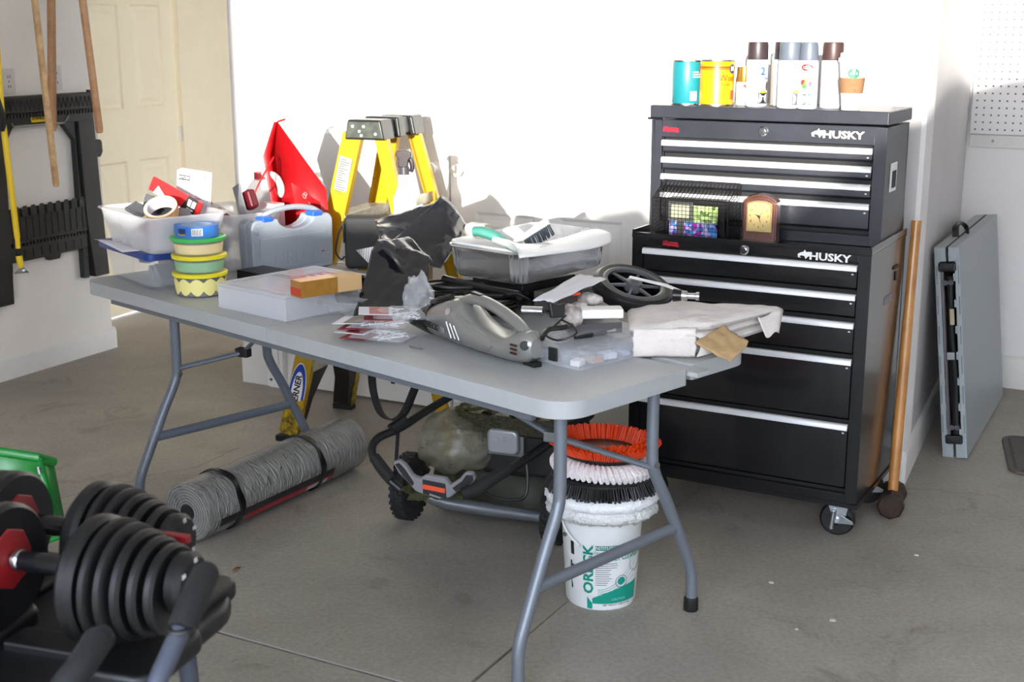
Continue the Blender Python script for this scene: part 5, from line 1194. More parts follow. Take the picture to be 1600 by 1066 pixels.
# one-piece frame outline (x, z), front face at y=-.055
pl([(-.715, 1.165), (-.02, 1.165), (-.02, 1.30), (-.715, 1.30)], -.05, 0, 'top_beam', rackpl)
pl([(-.715, 1.225), (-.012, 1.225), (-.012, 1.30), (-.715, 1.30)], -.075, -.05, 'work_surface', rackpl)
pl([(-.125, 1.17), (-.02, 1.17), (-.008, .80), (.012, .40), (-.085, .40), (-.115, .70)], -.052, -.005, 'leg', rackpl)
pl([(-.60, 1.17), (-.70, 1.17), (-.705, .8), (-.715, .36), (-.615, .36), (-.60, .70)], -.052, -.005, 'leg', rackpl)
pl([(-.215, 1.17), (-.125, 1.17), (-.105, .62), (-.11, .40), (-.142, .40), (-.137, 1.075)], -.035, -.002, 'rear_leg', mat('rack_dark_grey', (30, 34, 36), .5))
pl([(-.60, 1.17), (-.512, 1.17), (-.575, 1.075), (-.59, .5), (-.60, .5)], -.035, -.002, 'rear_leg', mat('rack_dark_grey', (30, 34, 36), .5))
pl([(-.60, .635), (-.11, .635), (-.115, .79), (-.60, .785)], -.045, -.01, 'shelf_panel', rackpl)
pl([(-.60, .545), (-.375, .545), (-.365, .525), (-.30, .525), (-.29, .548), (-.11, .55), (-.11, .622), (-.60, .615)], -.04, -.01, 'lower_rail', rackpl)
mb = MB()
for k in range(34): x = -.70+.0195*k; mb.bx(x, x+.010, -.078, -.06, 1.205, 1.222)
mb.build('grip_teeth', rackpl, sw_)
mb = MB()
for k in range(24):
    x = -.70+.028*k; mb.tube([(x, -.077, 1.235), (x+.014, -.077, 1.285), (x+.028, -.077, 1.235)], .0018, 4)
mb.build('truss_ribs', rackpl, sw_)
for k in range(9):
    x = -.565+.052*k; z0 = .785
    q = MB().bx(x-.018, x+.018, -.06, -.03, z0-.03, z0+.008).bx(x-.012, x+.012, -.062, -.058, z0+.008, z0+.02)
    q.build('clip', rackpl, sw_, bevel=.005)
mb = MB()
for k in range(12): x = -.58+.04*k; mb.bx(x, x+.004, -.049, -.044, .65, .76)
for k in range(9): x = -.57+.052*k; mb.bx(x, x+.004, -.044, -.04, .56, .60)
for k in range(22): x = -.585+.0215*k; mb.bx(x, x+.012, -.046, -.03, .618, .632)
mb.build('ribs', rackpl, sw_)
MB().lathe([(.011, 0), (.011, .003), (1e-6, .003)], 20, T3(-.376, -.044, .715, rx=90)).build('hole', dark, sw_)
mb = MB()
for s0_, z0, z1 in ((-.006, .45, .98), (.001, .45, .9)):
    for k in range(34): z = .44+.026*k; mb.bx(-.012+.012*(1-z), -.004+.014*(1-z)+.002, -.03, -.01, z, z+.012)
mb.build('edge_teeth', rackpl, sw_)
MB().prism([(-.02, .985), (.012, .985), (.028, 1.01), (.026, 1.06), (.016, 1.07), (-.02, 1.07)], .05, T3(0, 0, 0, rx=90)).build('ear', rackpl, sw_, bevel=.004)
MB().tube([(-.53, -.05, 1.165), (-.22, -.05, 1.165)], .006, 8).tube([(-.53, -.05, 1.165), (-.545, -.05, 1.185)], .006, 8).tube([(-.22, -.05, 1.165), (-.19, -.05, 1.195)], .007, 8).build('metal_bar', steel, sw_)
lg = pl(rrect(.098, .036, .010, 4, -.375, 1.196), -.0535, -.050, 'logo_plate', yellow, bevel=.001)
pl(rrect(.106, .044, .012, 4, -.375, 1.196), -.052, -.050, 'logo_edge', dark, bevel=.0)
text('lettering', 'STANLEY', .021, ink, sw_, T3(-.375, -.0542, 1.196), bold=.03, sx=.98)
# sockets on the wall
for x, z in ((-.547, 1.365), (-.257, 1.372)):
    ot = thing('wall_outlet', 'white wall outlet plate left of the hanging handles' if x < -.4 else 'white wall outlet plate just behind the crossed wooden handles', 'outlet', ML @ Vector((x, 0, z)), 64)
    MB().prism(rrect(.072, .116, .006, 3), .005, T3(0, 0, 0, rx=90)).build('plate', mat('outlet_white', (210, 204, 202), .4), ot, bevel=.001)
    for s in (-1, 1):
        MB().bx(-.008, -.005, -.0062, -.005, s*.022-.006, s*.022+.006).bx(.005, .008, -.0062, -.005, s*.022-.006, s*.022+.006).build('slot', ink, ot)
    MB().lathe([(.004, 0), (.003, .001), (1e-6, .001)], 10, T3(0, -.005, 0, rx=90)).build('screw', mat('brown_screw', (110, 84, 70), .5), ot)
# long handles hanging in front of that wall
def pole(nm, label, cat, p0, Y0, p1, Y1, r, m, up=1.0):
    a = PP(p0[0], p0[1], Y0); b = PP(p1[0], p1[1], Y1); dd_ = (a-b).normalized(); top = a+dd_*((2.42-a.z)/dd_.z)
    t = thing(nm, label, cat, b, 0)
    q = top-b; L = q.length; dr = q.normalized()
    MB().tube([dr*0, dr*.004, dr*.02, dr*(L*.5), dr*L], [r*.5, r*.85, r, r, r*.95], 14).build('shaft', m, t)
    return t, q, dr
t_, q, dr = pole('rake_handle', 'grained wooden handle hanging tip down, crossing in front of a smooth one', 'handle', (54, 0), 5.75, (88, 292), 5.72, .0145, wood2)
MB().box(tuple(q), (.30, .05, .04)).build('head', steel, t_)
t_, q, dr = pole('shovel_handle', 'smooth wooden handle hanging behind the grained one', 'handle', (80, 0), 5.95, (82, 205), 5.92, .0185, wood)
MB().box(tuple(q), (.16, .03, .04)).build('head', steel, t_)
t_, q, dr = pole('broom_handle', 'wooden handle hanging in front of the cream door edge', 'handle', (129, 0), 5.9, (156, 208), 5.9, .0165, wood)
MB().box(tuple(q), (.25, .05, .05)).build('head', steel, t_)
t_ = thing('scraper_pole', 'yellow metal pole with a scraper blade hanging over the folded sawhorse', 'pole', PP(34, 420, 5.85), 0)
o0 = t_.location; pts = [PP(-10, 0, 5.80), PP(2, 170, 5.82), PP(27, 372, 5.85)]
MB().tube([p-o0 for p in pts], .0135, 14).build('shaft', mat('pole_yellow', (240, 204, 40), .35), t_)
pts = [PP(27, 372, 5.85), PP(28.5, 388, 5.85)]; MB().tube([p-o0 for p in pts], .011, 12).build('inner_shaft', mat('pole_yellow', (240, 204, 40)), t_)
pts = [PP(28.5, 388, 5.85), PP(29.5, 402, 5.85)]; MB().tube([p-o0 for p in pts], .0095, 12).build('black_band', dark, t_)
pts = [PP(29.5, 400, 5.85), PP(31, 408, 5.85), PP(33, 419, 5.85)]; MB().tube([p-o0 for p in pts], [.015, .015, .011], 12).build('socket', mat('pole_yellow', (240, 204, 40)), t_)
pts = [PP(30, 418, 5.85), PP(36, 417, 5.85), PP(46, 426, 5.85), PP(22, 428, 5.85)]; MB().add([tuple(p-o0) for p in pts], [(0, 1, 2, 3)]).build('blade', steel, t_, solid=.002)
MB().tube([PP(-12, 150, 5.8)-o0, PP(-1, 190, 5.8)-o0, PP(0, 205, 5.8)-o0], [.03, .034, .02], 12).build('grip', dark, t_)
# ------------------------------------------------------------ pegboard, wall rail, doormat
pgm = mat('pegboard_white', (228, 226, 226), .45); pg = thing('pegboard', 'white pegboard with rows of small holes on the far right wall', 'pegboard', fr+e*.012, YAW)
MB().bx(0, 1.22, -.022, -.016, 1.145, 2.37).build('board', pgm, pg, bevel=.001)
hm = MB(); hx = []
for i in range(24):
    for j in range(24):
        if len(hx) > 1e9: break
        x, z = .022+.0508*i*.62, 1.165+.0508*j*.62
        if x > 1.2: continue
        pts = [(x+.0042*math.cos(a*PI/4), -.0223, z+.0042*math.sin(a*PI/4)) for a in range(8)]
        hm.add(pts, [tuple(range(8))])
o = hm.build('holes', mat('hole_dark', (96, 92, 92), .9), pg, smooth=False); o['kind'] = 'stuff'
for z in (1.146, 2.36): MB().bx(0, 1.22, -.016, 0, z, z+.02).build('batten', pgm, pg)
rl = thing('wall_rail', 'white painted board rail screwed to the wall below the pegboard', 'rail', fr+e*.012, YAW)
MB().bx(0, 1.8, -.014, 0, 1.085, 1.142).build('board', base_m, rl, bevel=.003)
for x in (.10, .55): MB().lathe([(.006, 0), (.004, .002), (1e-6, .002)], 12, T3(x, -.014, 1.115, rx=90)).build('screw', steel, rl)
dm = P(1577, 742, 0); mta = R_(YAW+12); mt = thing('doormat', 'grey brown rubber mat with a perforated edge at the right side of the floor', 'mat', dm+Vector((math.cos(mta), math.sin(mta), 0))*.45+Vector((-math.sin(mta), math.cos(mta), 0))*.24, YAW+12)
mtm = mat('mat_grey', (92, 84, 80), .9, var=.2, vs=60, bump=.5, bs=150)
MB().prism(rrect(.9, .48, .06, 6), .012).build('mat', mtm, mt, bevel=.004)
mb = MB()
for i in range(50):
    for s in (-1, 1): mb.bx(-.405+.0163*i, -.397+.0163*i, s*.215-.006, s*.215+.006, .012, .0128)
for i in range(25):
    for s in (-1, 1): mb.bx(s*.425-.006, s*.425+.006, -.195+.0158*i, -.187+.0158*i, .012, .0128)
o = mb.build('edge_holes', dark, mt); o['kind'] = 'stuff'
# ------------------------------------------------------------ folded second table leaning at the right
ft = thing('folded_table', 'second grey plastic table folded in half on its edge, leaning on the wing wall', 'table', P(1492, 716, 0), 62.6)
FL, FH, FT = .99, .815, .092
ft.rotation_euler[0] = R_(-6.4)   # leans to the wall on its left
leaf = mat('table_plastic_blue_grey', (150, 158, 162), .42, bump=.12, bs=420)
# local x along the length (away), y: left(+)/right(-), z up
for s in (-1, 1):
    y0, y1 = s*.003, s*FT/2
    mb = MB().bx(0, FL, s*(FT/2-.010), s*FT/2, 0, FH)
    mb.bx(0, FL, s*.004, s*(FT/2-.008), 0, .055).bx(0, FL, s*.004, s*(FT/2-.008), FH-.055, FH).bx(FL-.05, FL, s*.004, s*(FT/2-.008), 0.05, FH-.05)
    mb.bx(0.0, .03, s*(FT/2-.020), s*(FT/2-.006), .04, FH-.04)
    mb.build('table_half', leaf, ft, bevel=.003)
    mb = MB()
    for k in range(6): mb.bx(-.0015, .002, s*(FT/2-.0085), s*(FT/2-.0055), .10+.115*k, .17+.115*k)
    mb.build('edge_slots', mat('slot_grey', (96, 104, 110), .6), ft)
    for k in range(7): MB().box((.012, s*(FT/2-.022), .10+.1*k), (.02, .010, .03)).build('edge_rib', leaf, ft, bevel=.002)
for z in (.075, FH-.075):
    MB().box((.004, 0, z), (.03, .064, .034)).box((-.008, 0, z), (.012, .05, .022)).build('hinge_bracket', blackpl, ft, bevel=.006)
    for s in (-1, 1): MB().box((-.0145, s*.013, z), (.003, .016, .010)).build('bracket_slot', dark, ft)
MB().tube([(.01, .021, .08), (.01, .023, FH-.08)], .009, 10).build('hinge_rod', mat('rod_grey', (92, 86, 90), .4, .3), ft)
MB().tube(bez([(.02, -.005, .09), (.03, -.008, .3), (.03, .0, .5), (.03, -.004, .7)], 4), .013, 8).tube(bez([(.04, .004, .12), (.05, .010, .4), (.05, .006, .68)], 4), .010, 8).build('folded_legs', dark, ft)
for z, y in ((.12, -.012), (.12, .008), (.68, -.01), (.68, .010)): MB().cyl((.0, y, z), (.02, y, z), .010).build('leg_end', mat('grey_cap2', (70, 74, 78), .5), ft)
MB().box((.0, 0, .40), (.012, .03, .03)).build('latch', steel, ft, bevel=.003); MB().bx(-.001, .004, -.018, -.002, .52, .58).build('cream_tag', mat('tag_cream', (170, 160, 130), .6), ft)
MB().tube(bez([(.28, .012, FH-.005), (.30, .014, FH+.035), (.36, .006, FH+.045), (.40, -.010, FH+.02), (.36, -.02, FH-.01)], 5), .013, 8, flat=.5).build('carry_handle', blackpl, ft)
MB().bx(.0, FL, -.003, .003, FH-.02, FH-.0).build('gap', dark, ft)
# ------------------------------------------------------------ maul
ma = thing('sledge_hammer', 'sledge hammer standing head down with a long varnished wooden handle', 'hammer', (0, 0, 0), 0)
hb = P(1393, 806, 0); hc = Vector((hb.x+.01, hb.y+.04, .045))
hmm = mat('rusty_iron', (64, 46, 36), .6, .5, col2=(36, 28, 26), vs=30)
ax = Vector((.34, .94, 0)).normalized(); 
pts = [hc-ax*.085, hc-ax*.08, hc-ax*.05, hc-ax*.03, hc+ax*.03, hc+ax*.05, hc+ax*.08, hc+ax*.085]
MB().tube(pts, [.038, .045, .045, .037, .037, .045, .045, .038], 8).build('head', hmm, ma, ang=30)
tp_ = PP(1432, 348, hc.y+.14); dr = (tp_-hc)
MB().tube(bez([hc+dr*.0, hc+dr*.08, hc+dr*.3, hc+dr*.6, hc+dr*.97, tp_, tp_+dr*.008], 4), [.017]*5+[.018]*8+[.0165]*8+[.017]*3+[.011], 16, flat=1.0).build('handle', mat('varnished_wood', (196, 138, 70), .32, col2=(160, 104, 48), vs=5, coat=.3), ma)
# ------------------------------------------------------------ roll in stretch film
ra, rb = P(292, 852, 0), P(527, 742, 0); rd = (rb-ra).normalized(); RL = .84; RR = .098
ro = thing('wrapped_roll', 'thick grey roll wrapped in clear film lying on the floor under the table', 'roll', (ra.x+.0, ra.y+.03, RR), math.degrees(math.atan2(rd.y, rd.x)))
def rollmat():
    m = bpy.data.materials.new('film_grey'); m.use_nodes = True; nt = m.node_tree; b = nt.nodes['Principled BSDF']
    b.inputs['Base Color'].default_value = (lin(120), lin(120), lin(116), 1); b.inputs['Roughness'].default_value = .22; b.inputs['Coat Weight'].default_value = 1; b.inputs['Coat Roughness'].default_value = .12
    tc = nt.nodes.new('ShaderNodeTexCoord'); mp = nt.nodes.new('ShaderNodeMapping'); mp.inputs['Scale'].default_value = (26, 6, 6); mp.inputs['Rotation'].default_value = (0, 0, .5)
    n = nt.nodes.new('ShaderNodeTexNoise'); n.inputs['Scale'].default_value = 2.2; n.inputs['Detail'].default_value = 5; n.inputs['Distortion'].default_value = 1.5
    nt.links.new(tc.outputs['Object'], mp.inputs[0]); nt.links.new(mp.outputs[0], n.inputs['Vector']); bp = nt.nodes.new('ShaderNodeBump'); bp.inputs['Strength'].default_value = 1.0; bp.inputs['Distance'].default_value = .03
    nt.links.new(n.outputs[0], bp.inputs['Height']); nt.links.new(bp.outputs[0], b.inputs['Normal']); nt.links.new(bp.outputs[0], b.inputs['Coat Normal']); return m
rm = rollmat()
MB().lathe([(RR*.985, 0), (RR, .01)]+[(RR*(1+.012*noise.noise(Vector((k*.7, 0, 0)))), .01+.82*k/24) for k in range(1, 24)]+[(RR, RL-.01), (RR*.98, RL)], 64, Matrix.Rotation(R_(90), 4, 'Y')).build('roll', rm, ro)
sp_ = []; 
for i in range(140):
    a = 2*PI*i/22; r = .03+(RR-.034)*i/140; sp_.append((-.0015, r*math.cos(a), r*math.sin(a)))
MB().tube(sp_, .0016, 5).build('spiral_edge', mat('film_edge', (150, 150, 148), .4), ro)
MB().lathe([(.0, -.002), (.028, -.002), (.028, .0)][1:]+[(1e-6, 0.0)], 24, Matrix.Rotation(R_(90), 4, 'Y')).build('core_end', dark, ro)
for x in (.14, .565):
    s3 = MB()
    for dx, tw_ in ((0, 0), (.007, .6), (.014, 1.3)):
        s3.tube([(x+dx+.004*math.sin(6*a+tw_), (RR+.001)*math.cos(a), (RR+.001)*math.sin(a)) for a in [2*PI*k/48 for k in range(48)]], .0065, 6, closed=True, flat=.6)
    s3.build('black_strap', blt, ro)
def rarc(x0, x1, a0, a1, m, nm, rr=RR+.0015):
    vs = []; n = 8
    for i in range(n+1): a = a0+(a1-a0)*i/n; vs += [(x0, rr*math.cos(a), rr*math.sin(a)), (x1, rr*math.cos(a), rr*math.sin(a))]
    return MB().add(vs, [(2*i, 2*i+1, 2*i+3, 2*i+2) for i in range(n)]).build(nm, m, ro)
rarc(.05, .64, R_(192), R_(210), mat('label_black', (28, 28, 30), .4), 'black_label'); rl_ = rarc(.18, .64, R_(208), R_(228), mat('label_crimson', (150, 24, 44), .4), 'red_label', RR+.0022)
rarc(.50, .61, R_(211), R_(224), mat('label_white2', (190, 186, 184), .4), 'white_label', RR+.003)
# ------------------------------------------------------------ bucket with scrub brush discs
bu = thing('bucket', 'white plastic bucket with green printed label under the table end', 'bucket', (P(942, 955, 0)+Vector((0, .10, 0))), 0)
bwm = mat('bucket_white', (226, 228, 228), .35)
def rb_(z): return .100+.018*z/.30
MB().lathe([(rb_(0)-.004, 0), (rb_(0), .006), (rb_(.27), .27), (rb_(.27)+.006, .272), (rb_(.27)+.006, .282), (rb_(.3), .284), (rb_(.3), .30), (rb_(.3)-.003, .30), (rb_(.02)-.004, .01), (1e-6, .01)], 56).build('body', bwm, bu)
grn = mat('print_teal', (0, 140, 120), .4)
def bt(s, size, a, z, m, bold=0, sx=1, rot=0, name='lettering'):
    o = text(name, s, size, m, bu, Matrix.Rotation(a, 4, 'Z'), wrap=.1, bold=bold, sx=sx)
    # lay on the cone: shift heights and radii
    for v in o.data.vertices:
        pass
    return o
def btext(s, size, a, z, m, bold=0, sx=1, rot=0):
    cu = bpy.data.curves.new('t', 'FONT'); cu.body = s; cu.size = size; cu.offset = bold*size; cu.align_x = 'CENTER'; cu.align_y = 'CENTER'; cu.resolution_u = 2
    t0 = bpy.data.objects.new('t', cu); C.objects.link(t0); bpy.context.view_layer.update()
    me = bpy.data.meshes.new_from_object(t0.evaluated_get(bpy.context.evaluated_depsgraph_get())); bpy.data.objects.remove(t0)
    c, s_ = math.cos(rot), math.sin(rot)
    for v in me.vertices:
        x, y = v.co.x*sx, v.co.y; x, y = x*c-y*s_, x*s_+y*c
        zz = z+y; r = rb_(zz)+.0012; an = a+x/r; v.co = (r*math.sin(an), -r*math.cos(an), zz)
    me.materials.clear(); me.materials.append(m); me.name = 'lettering'; o = bpy.data.objects.new('lettering', me); C.objects.link(o); o.parent = bu; return o
def bband(nm, pts, m, off_=.0006):
    """flat print given as strips (angle, z0, z1)"""
    vs = []
    for a, z0, z1 in pts: vs += [((rb_(z0)+off_)*math.sin(a), -(rb_(z0)+off_)*math.cos(a), z0), ((rb_(z1)+off_)*math.sin(a), -(rb_(z1)+off_)*math.cos(a), z1)]
    return MB().add(vs, [(2*i, 2*i+2, 2*i+3, 2*i+1) for i in range(len(pts)-1)]).build(nm, m, bu)
btext('ORECK', .040, -.40, .125, grn, .035, 1.12, PI/2)
bband('print_bar', [(-.22+.08*i, .186, .200) for i in range(10)], grn); btext('INSTITUTIONAL', .0125, .14, .193, bwm, .02, .95)
btext('Oreck Dry Carpet', .0125, .16, .178, ink); btext('DRY CARPET CLEANER', .0185, .34, .160, grn, .02, .86)
random.seed(12)
for k in range(11): w_ = random.uniform(.45, .72)*(1-.05*k); bband('small_print', [(-.22+w_*i/4, .144-.0065*k, .1462-.0065*k) for i in range(5)], greytxt)
bband('wave_band', [(-.30+.1*i, .022, .038+.006*math.sin(.3*i)+.0042*i*.8) for i in range(15)], grn); bband('wave_edge', [(-.45+.03*i, .005+.0*i, .042-.004*i) for i in range(6)], grn)
for k in range(4): bband('swoosh', [(-.15+.1*i, .046+.006*k+(i/12)**2*(.06+.018*k), .0475+.006*k+(i/12)**2*(.06+.018*k)) for i in range(12)], grn)
def bring(nm, a, z, R, r, m, off_=.0012):
    vs = []; n = 28
    for i in range(n):
        t0 = 2*PI*i/n
        for q in (R, r): x, y = q*math.cos(t0), q*math.sin(t0); rr_ = rb_(z+y)+off_; vs.append((rr_*math.sin(a+x/rr_), -rr_*math.cos(a+x/rr_), z+y))
    return MB().add(vs, [(2*i, (2*i+2) % (2*n), (2*i+3) % (2*n), 2*i+1) for i in range(n)]).build(nm, m, bu)
bring('round_seal', .50, .088, .019, .0175, ink); bring('seal_leaf', .50, .089, .012, .0002, grn)
bband('print_bar', [(.36+.05*i, .057, .064) for i in range(6)], grn); btext('CAUTION', .0095, .45, .034, mat('print_pale', (160, 220, 205), .5)); 
bband('white_bar', [(.02+.1*i, .014, .021) for i in range(8)], bwm, .0011); btext('NET WEIGHT 9 LBS (4.1 kg)', .007, .40, .0175, ink, .03)
bband('dark_print', [(-.95+.03*i, .16, .20) for i in range(5)], ink); bband('dark_print', [(-.98+.03*i, .10, .13) for i in range(7)], ink); bband('dark_print', [(-.98+.03*i, .13, .14) for i in range(3)], ink); bband('dark_print', [(-.98+.02*i, .055, .095-.01*i) for i in range(4)], ink)
st_ = []
for i in range(28): t0 = 2*PI*i/28; R = .028 if i % 2 else .023; x, y = R*math.cos(t0), R*math.sin(t0)*1.2; r = rb_(.14+y)+.001; st_.append(Vector((r*math.sin(.98+x/r), -r*math.cos(.98+x/r), .14+y)))
MB().tube(st_, .0005, 4, closed=True).build('burst_outline', ink, bu)
MB().tube(bez([Vector((.119*math.cos(a), .119*math.sin(a)-.012*math.sin(PI*k/10), .272-.09*math.sin(PI*k/10))) for k, a in enumerate([PI+PI*j/10 for j in range(11)])][:4], 3), .003, 6).build('bail', whitepl, bu)
BC = Vector(bu.location)
def disc(name, label, z, dx=0, dy=0, rz=0, rx=0, ry=0):
    t = thing(name, label, 'brush', (BC.x+dx, BC.y+dy, z), rz); t.rotation_euler[0] = R_(rx); t.rotation_euler[1] = R_(ry); return t
fluff = mat('white_pile', (222, 222, 220), .95, bump=1.0, bs=90)
def ringpad(t, R, r, h_, m, nm, lumps=0, seed=0, amp=.006, seg=110, mseg=14):
    vs = []
    for i in range(seg):
        a = 2*PI*i/seg
        for k in range(mseg):
            b = 2*PI*k/mseg; rr = r*(1+(.10*math.sin(a*lumps+b*1.5) if lumps else 0)); n1 = amp*noise.noise(Vector((math.cos(a)*9+seed, math.sin(a)*9, b*1.6)))+amp*.6*noise.noise(Vector((math.cos(a)*26, math.sin(a)*26+seed, b*3)))
            q = R+(rr+n1)*math.cos(b); vs.append((q*math.cos(a), q*math.sin(a), h_*.5+(h_*.5/r)*(rr+n1)*math.sin(b)))
    fs = [(i*mseg+k, i*mseg+(k+1) % mseg, ((i+1) % seg)*mseg+(k+1) % mseg, ((i+1) % seg)*mseg+k) for i in range(seg) for k in range(mseg)]
    return MB().add(vs, fs).build(nm, m, t, ang=70)
t1 = disc('polishing_pad', 'looped white carpet pad, lowest of the rings on the bucket', .262, rx=-2); ringpad(t1, .128, .030, .045, fluff, 'pile', 40, 3, .008); 
t2 = disc('polishing_pad', 'smooth fluffy white bonnet pad under the black brush disc', .298, rx=-2); ringpad(t2, .132, .032, .044, mat('white_wool', (236, 238, 240), .95, bump=.6, bs=120), 'pile', 0, 7, .006); MB().lathe([(.12, .01), (.12, .03), (1e-6, .03)], 40).build('backing', dark, t2)
def tufts(t, R, n, r0, dirf, l, m, nm, z, tw=.003, rows=1, jit=.15, seed=0):
    random.seed(seed); mb = MB()
    for j in range(rows):
        for i in range(n):
            a = 2*PI*(i+.5*(j % 2))/n; dr_, dz_ = dirf(j); R2 = R+r0*j
            p = Vector((R2*math.cos(a), R2*math.sin(a), z)); dd3 = Vector((dr_*math.cos(a), dr_*math.sin(a), dz_))+Vector([random.uniform(-jit, jit) for _ in range(3)])
            mb.tube([p, p+dd3.normalized()*l*random.uniform(.9, 1.08)], [tw*.7, tw*1.2], 5)
    o = mb.build(nm, m, t); o['kind'] = 'stuff'; return o
t3 = disc('scrub_brush', 'black bristled scrub disc between the two white pads on the bucket', .335, rx=-1)
MB().lathe([(.05, .052), (.140, .052), (.146, .046), (.146, .040), (.10, .036), (.05, .04)], 56).build('disc', blackpl, t3)
MB().lathe([(.150, -.002), (.152, .002), (.150, .006), (.150, -.002)], 56).build('film_rim', clear, t3)
tufts(t3, .118, 120, .009, lambda j: (.30+.1*j, -1), .040, mat('bristle_black', (22, 22, 24), .45), 'bristles', .042, .0026, 4, jit=.1, seed=3)
for k in range(12): a = 2*PI*k/12; MB().box((.135*math.cos(a), .135*math.sin(a), .020), (.014, .014, .036), Matrix.Rotation(a, 3, 'Z')).build('lug', blackpl, t3, bevel=.002)
t4 = disc('polishing_pad', 'twisted white rope mop ring above the black scrub disc', .388, rx=-2, ry=3); ringpad(t4, .122, .024, .036, mat('rope_white', (226, 220, 220), .9, bump=.5, bs=150), 'rope', 46, 11, .004); MB().lathe([(.10, .018), (.1, .04), (1e-6, .04)], 40).build('backing', dark, t4)
for i in range(52):
    a = 2*PI*i/52; c, s = math.cos(a), math.sin(a)
    if i == 0: strand = MB()
    strand.tube(bez([(( .104)*c, .104*s, .034), (.125*math.cos(a+.05), .125*math.sin(a+.05), .038), (.146*math.cos(a+.11), .146*math.sin(a+.11), .018), (.138*math.cos(a+.15), .138*math.sin(a+.15), .002)], 3), .0068, 6)
o = strand.build('strands', mat('rope_white', (226, 220, 220)), t4); o['kind'] = 'stuff'
t5 = disc('scrub_brush', 'bright orange bristled scrub brush ring on top of the bucket stack', .435, rx=-2, ry=2)
MB().lathe([(.03, .0), (.115, .0), (.118, .012), (.112, .018), (.10, .014), (.03, .014)], 56).build('disc', blackpl, t5)
orb = mat('bristle_orange', (246, 72, 12), .5)
tufts(t5, .100, 150, .009, lambda j: (.40+.22*j, 1), .044, orb, 'bristles', .012, .0024, 4, jit=.12, seed=5)
# ------------------------------------------------------------ lawn mower behind the legs
mwo = Vector((-.10, 4.03, 0)); mw_ = thing('lawn_mower', 'black push lawn mower with folded handle and grass clippings, under the table', 'lawn mower', mwo, -21)
IM = (Matrix.Translation(mwo) @ Matrix.Rotation(R_(-21), 4, 'Z')).inverted()
def ML_(px, py, Y): return IM @ PP(px, py, Y)
tyre = mat('mower_tyre', (26, 26, 26), .8, bump=.3, bs=60)
def mwheel(x, y, R=.112):
    Mw = T3(x, y, R, rz=90, rx=90)
    o = MB().lathe([(.06, -.026), (.095, -.028), (R-.004, -.022), (R-.002, -.01), (R-.002, .01), (R-.004, .022), (.095, .028), (.06, .026), (.06, -.026)], 44, Mw).build('wheel', tyre, mw_)
    mb = MB()
    for k in range(28):
        a = 2*PI*k/28
        for s in (-1, 0, 1): mb.box(tuple(Mw @ Vector(((R-.001)*math.cos(a+.11*(s == 0)), (R-.001)*math.sin(a+.11*(s == 0)), s*.016))), (.016, .011, .006), (Mw.to_3x3() @ Matrix.Rotation(a+.11*(s == 0), 3, 'Z')) @ Matrix.Rotation(PI/2, 3, 'Y'))
    mb.build('tread', tyre, o)
    MB().lathe([(.02, -.012), (.06, -.016), (.064, -.024), (.06, -.026), (.06, .026), (.064, .024), (.06, .016), (.02, .012), (.02, -.012)], 32, Mw).lathe([(1e-6, -.024), (.018, -.02), (.02, .02), (1e-6, .024)], 20, Mw).build('wheel_hub', mat('hub_dirty', (58, 54, 48), .7), o)
mwheel(-.27, .03); mwheel(.26, .0, .10); mwheel(-.25, .62, .10); mwheel(.25, .62, .10)
deckm = mat('deck_dirty', (70, 68, 62), .6, col2=(50, 52, 34), vs=14)
def dring(k, z): return [(x*k, y*k+.33, z) for x, y in rrect(.48, .56, .12, 6)]
Ls = [dring(1, .05), dring(1.02, .07), dring(.98, .14), dring(.85, .185), dring(.5, .20)]
n = len(Ls[0]); MB().add([p for q in Ls for p in q], [tuple(4*n+i for i in range(n))]+[(k*n+i, k*n+(i+1) % n, (k+1)*n+(i+1) % n, (k+1)*n+i) for k in range(4) for i in range(n)]).build('deck', deckm, mw_)
MB().tube([ML_(655, 772, 3.98), ML_(700, 786, 3.96), ML_(760, 796, 3.93), ML_(845, 808, 3.86)], [.016, .022, .022, .018], 12).build('axle_tube', mat('axle_grey', (108, 112, 116), .35, .5), mw_)
# engine
eng = MB().box((.13, .16, .27), (.30, .24, .15)).box((.06, .16, .22), (.16, .20, .08)).build('engine', mat('engine_black', (28, 28, 28), .5), mw_, bevel=.012, bseg=3)
ec = ML_(790, 688, 4.02)
plate = MB().prism(rrect(.125, .10, .008, 3), .008, T3(ec.x, ec.y+.004, ec.z, rz=0, rx=90)).build('valve_plate', mat('cast_grey', (130, 130, 132), .45, .4), mw_, bevel=.001)
vp = MB().prism(rrect(.105, .082, .018, 4), .03, T3(ec.x, ec.y-.002, ec.z+.002, rx=90)).build('valve_cover', mat('cast_aluminium', (176, 178, 182), .35, .5), mw_, bevel=.010, bseg=3)
text('lettering', 'OHC', .026, mat('cast_aluminium', (176, 178, 182)), vp, T3(ec.x, ec.y-.033, ec.z+.012), ext=.003, bold=.02)
for s in (-1, 1): MB().box((ec.x+s*.054, ec.y-.006, ec.z+.042*s), (.008, .006, .008)).build('bolt', chrome, vp)
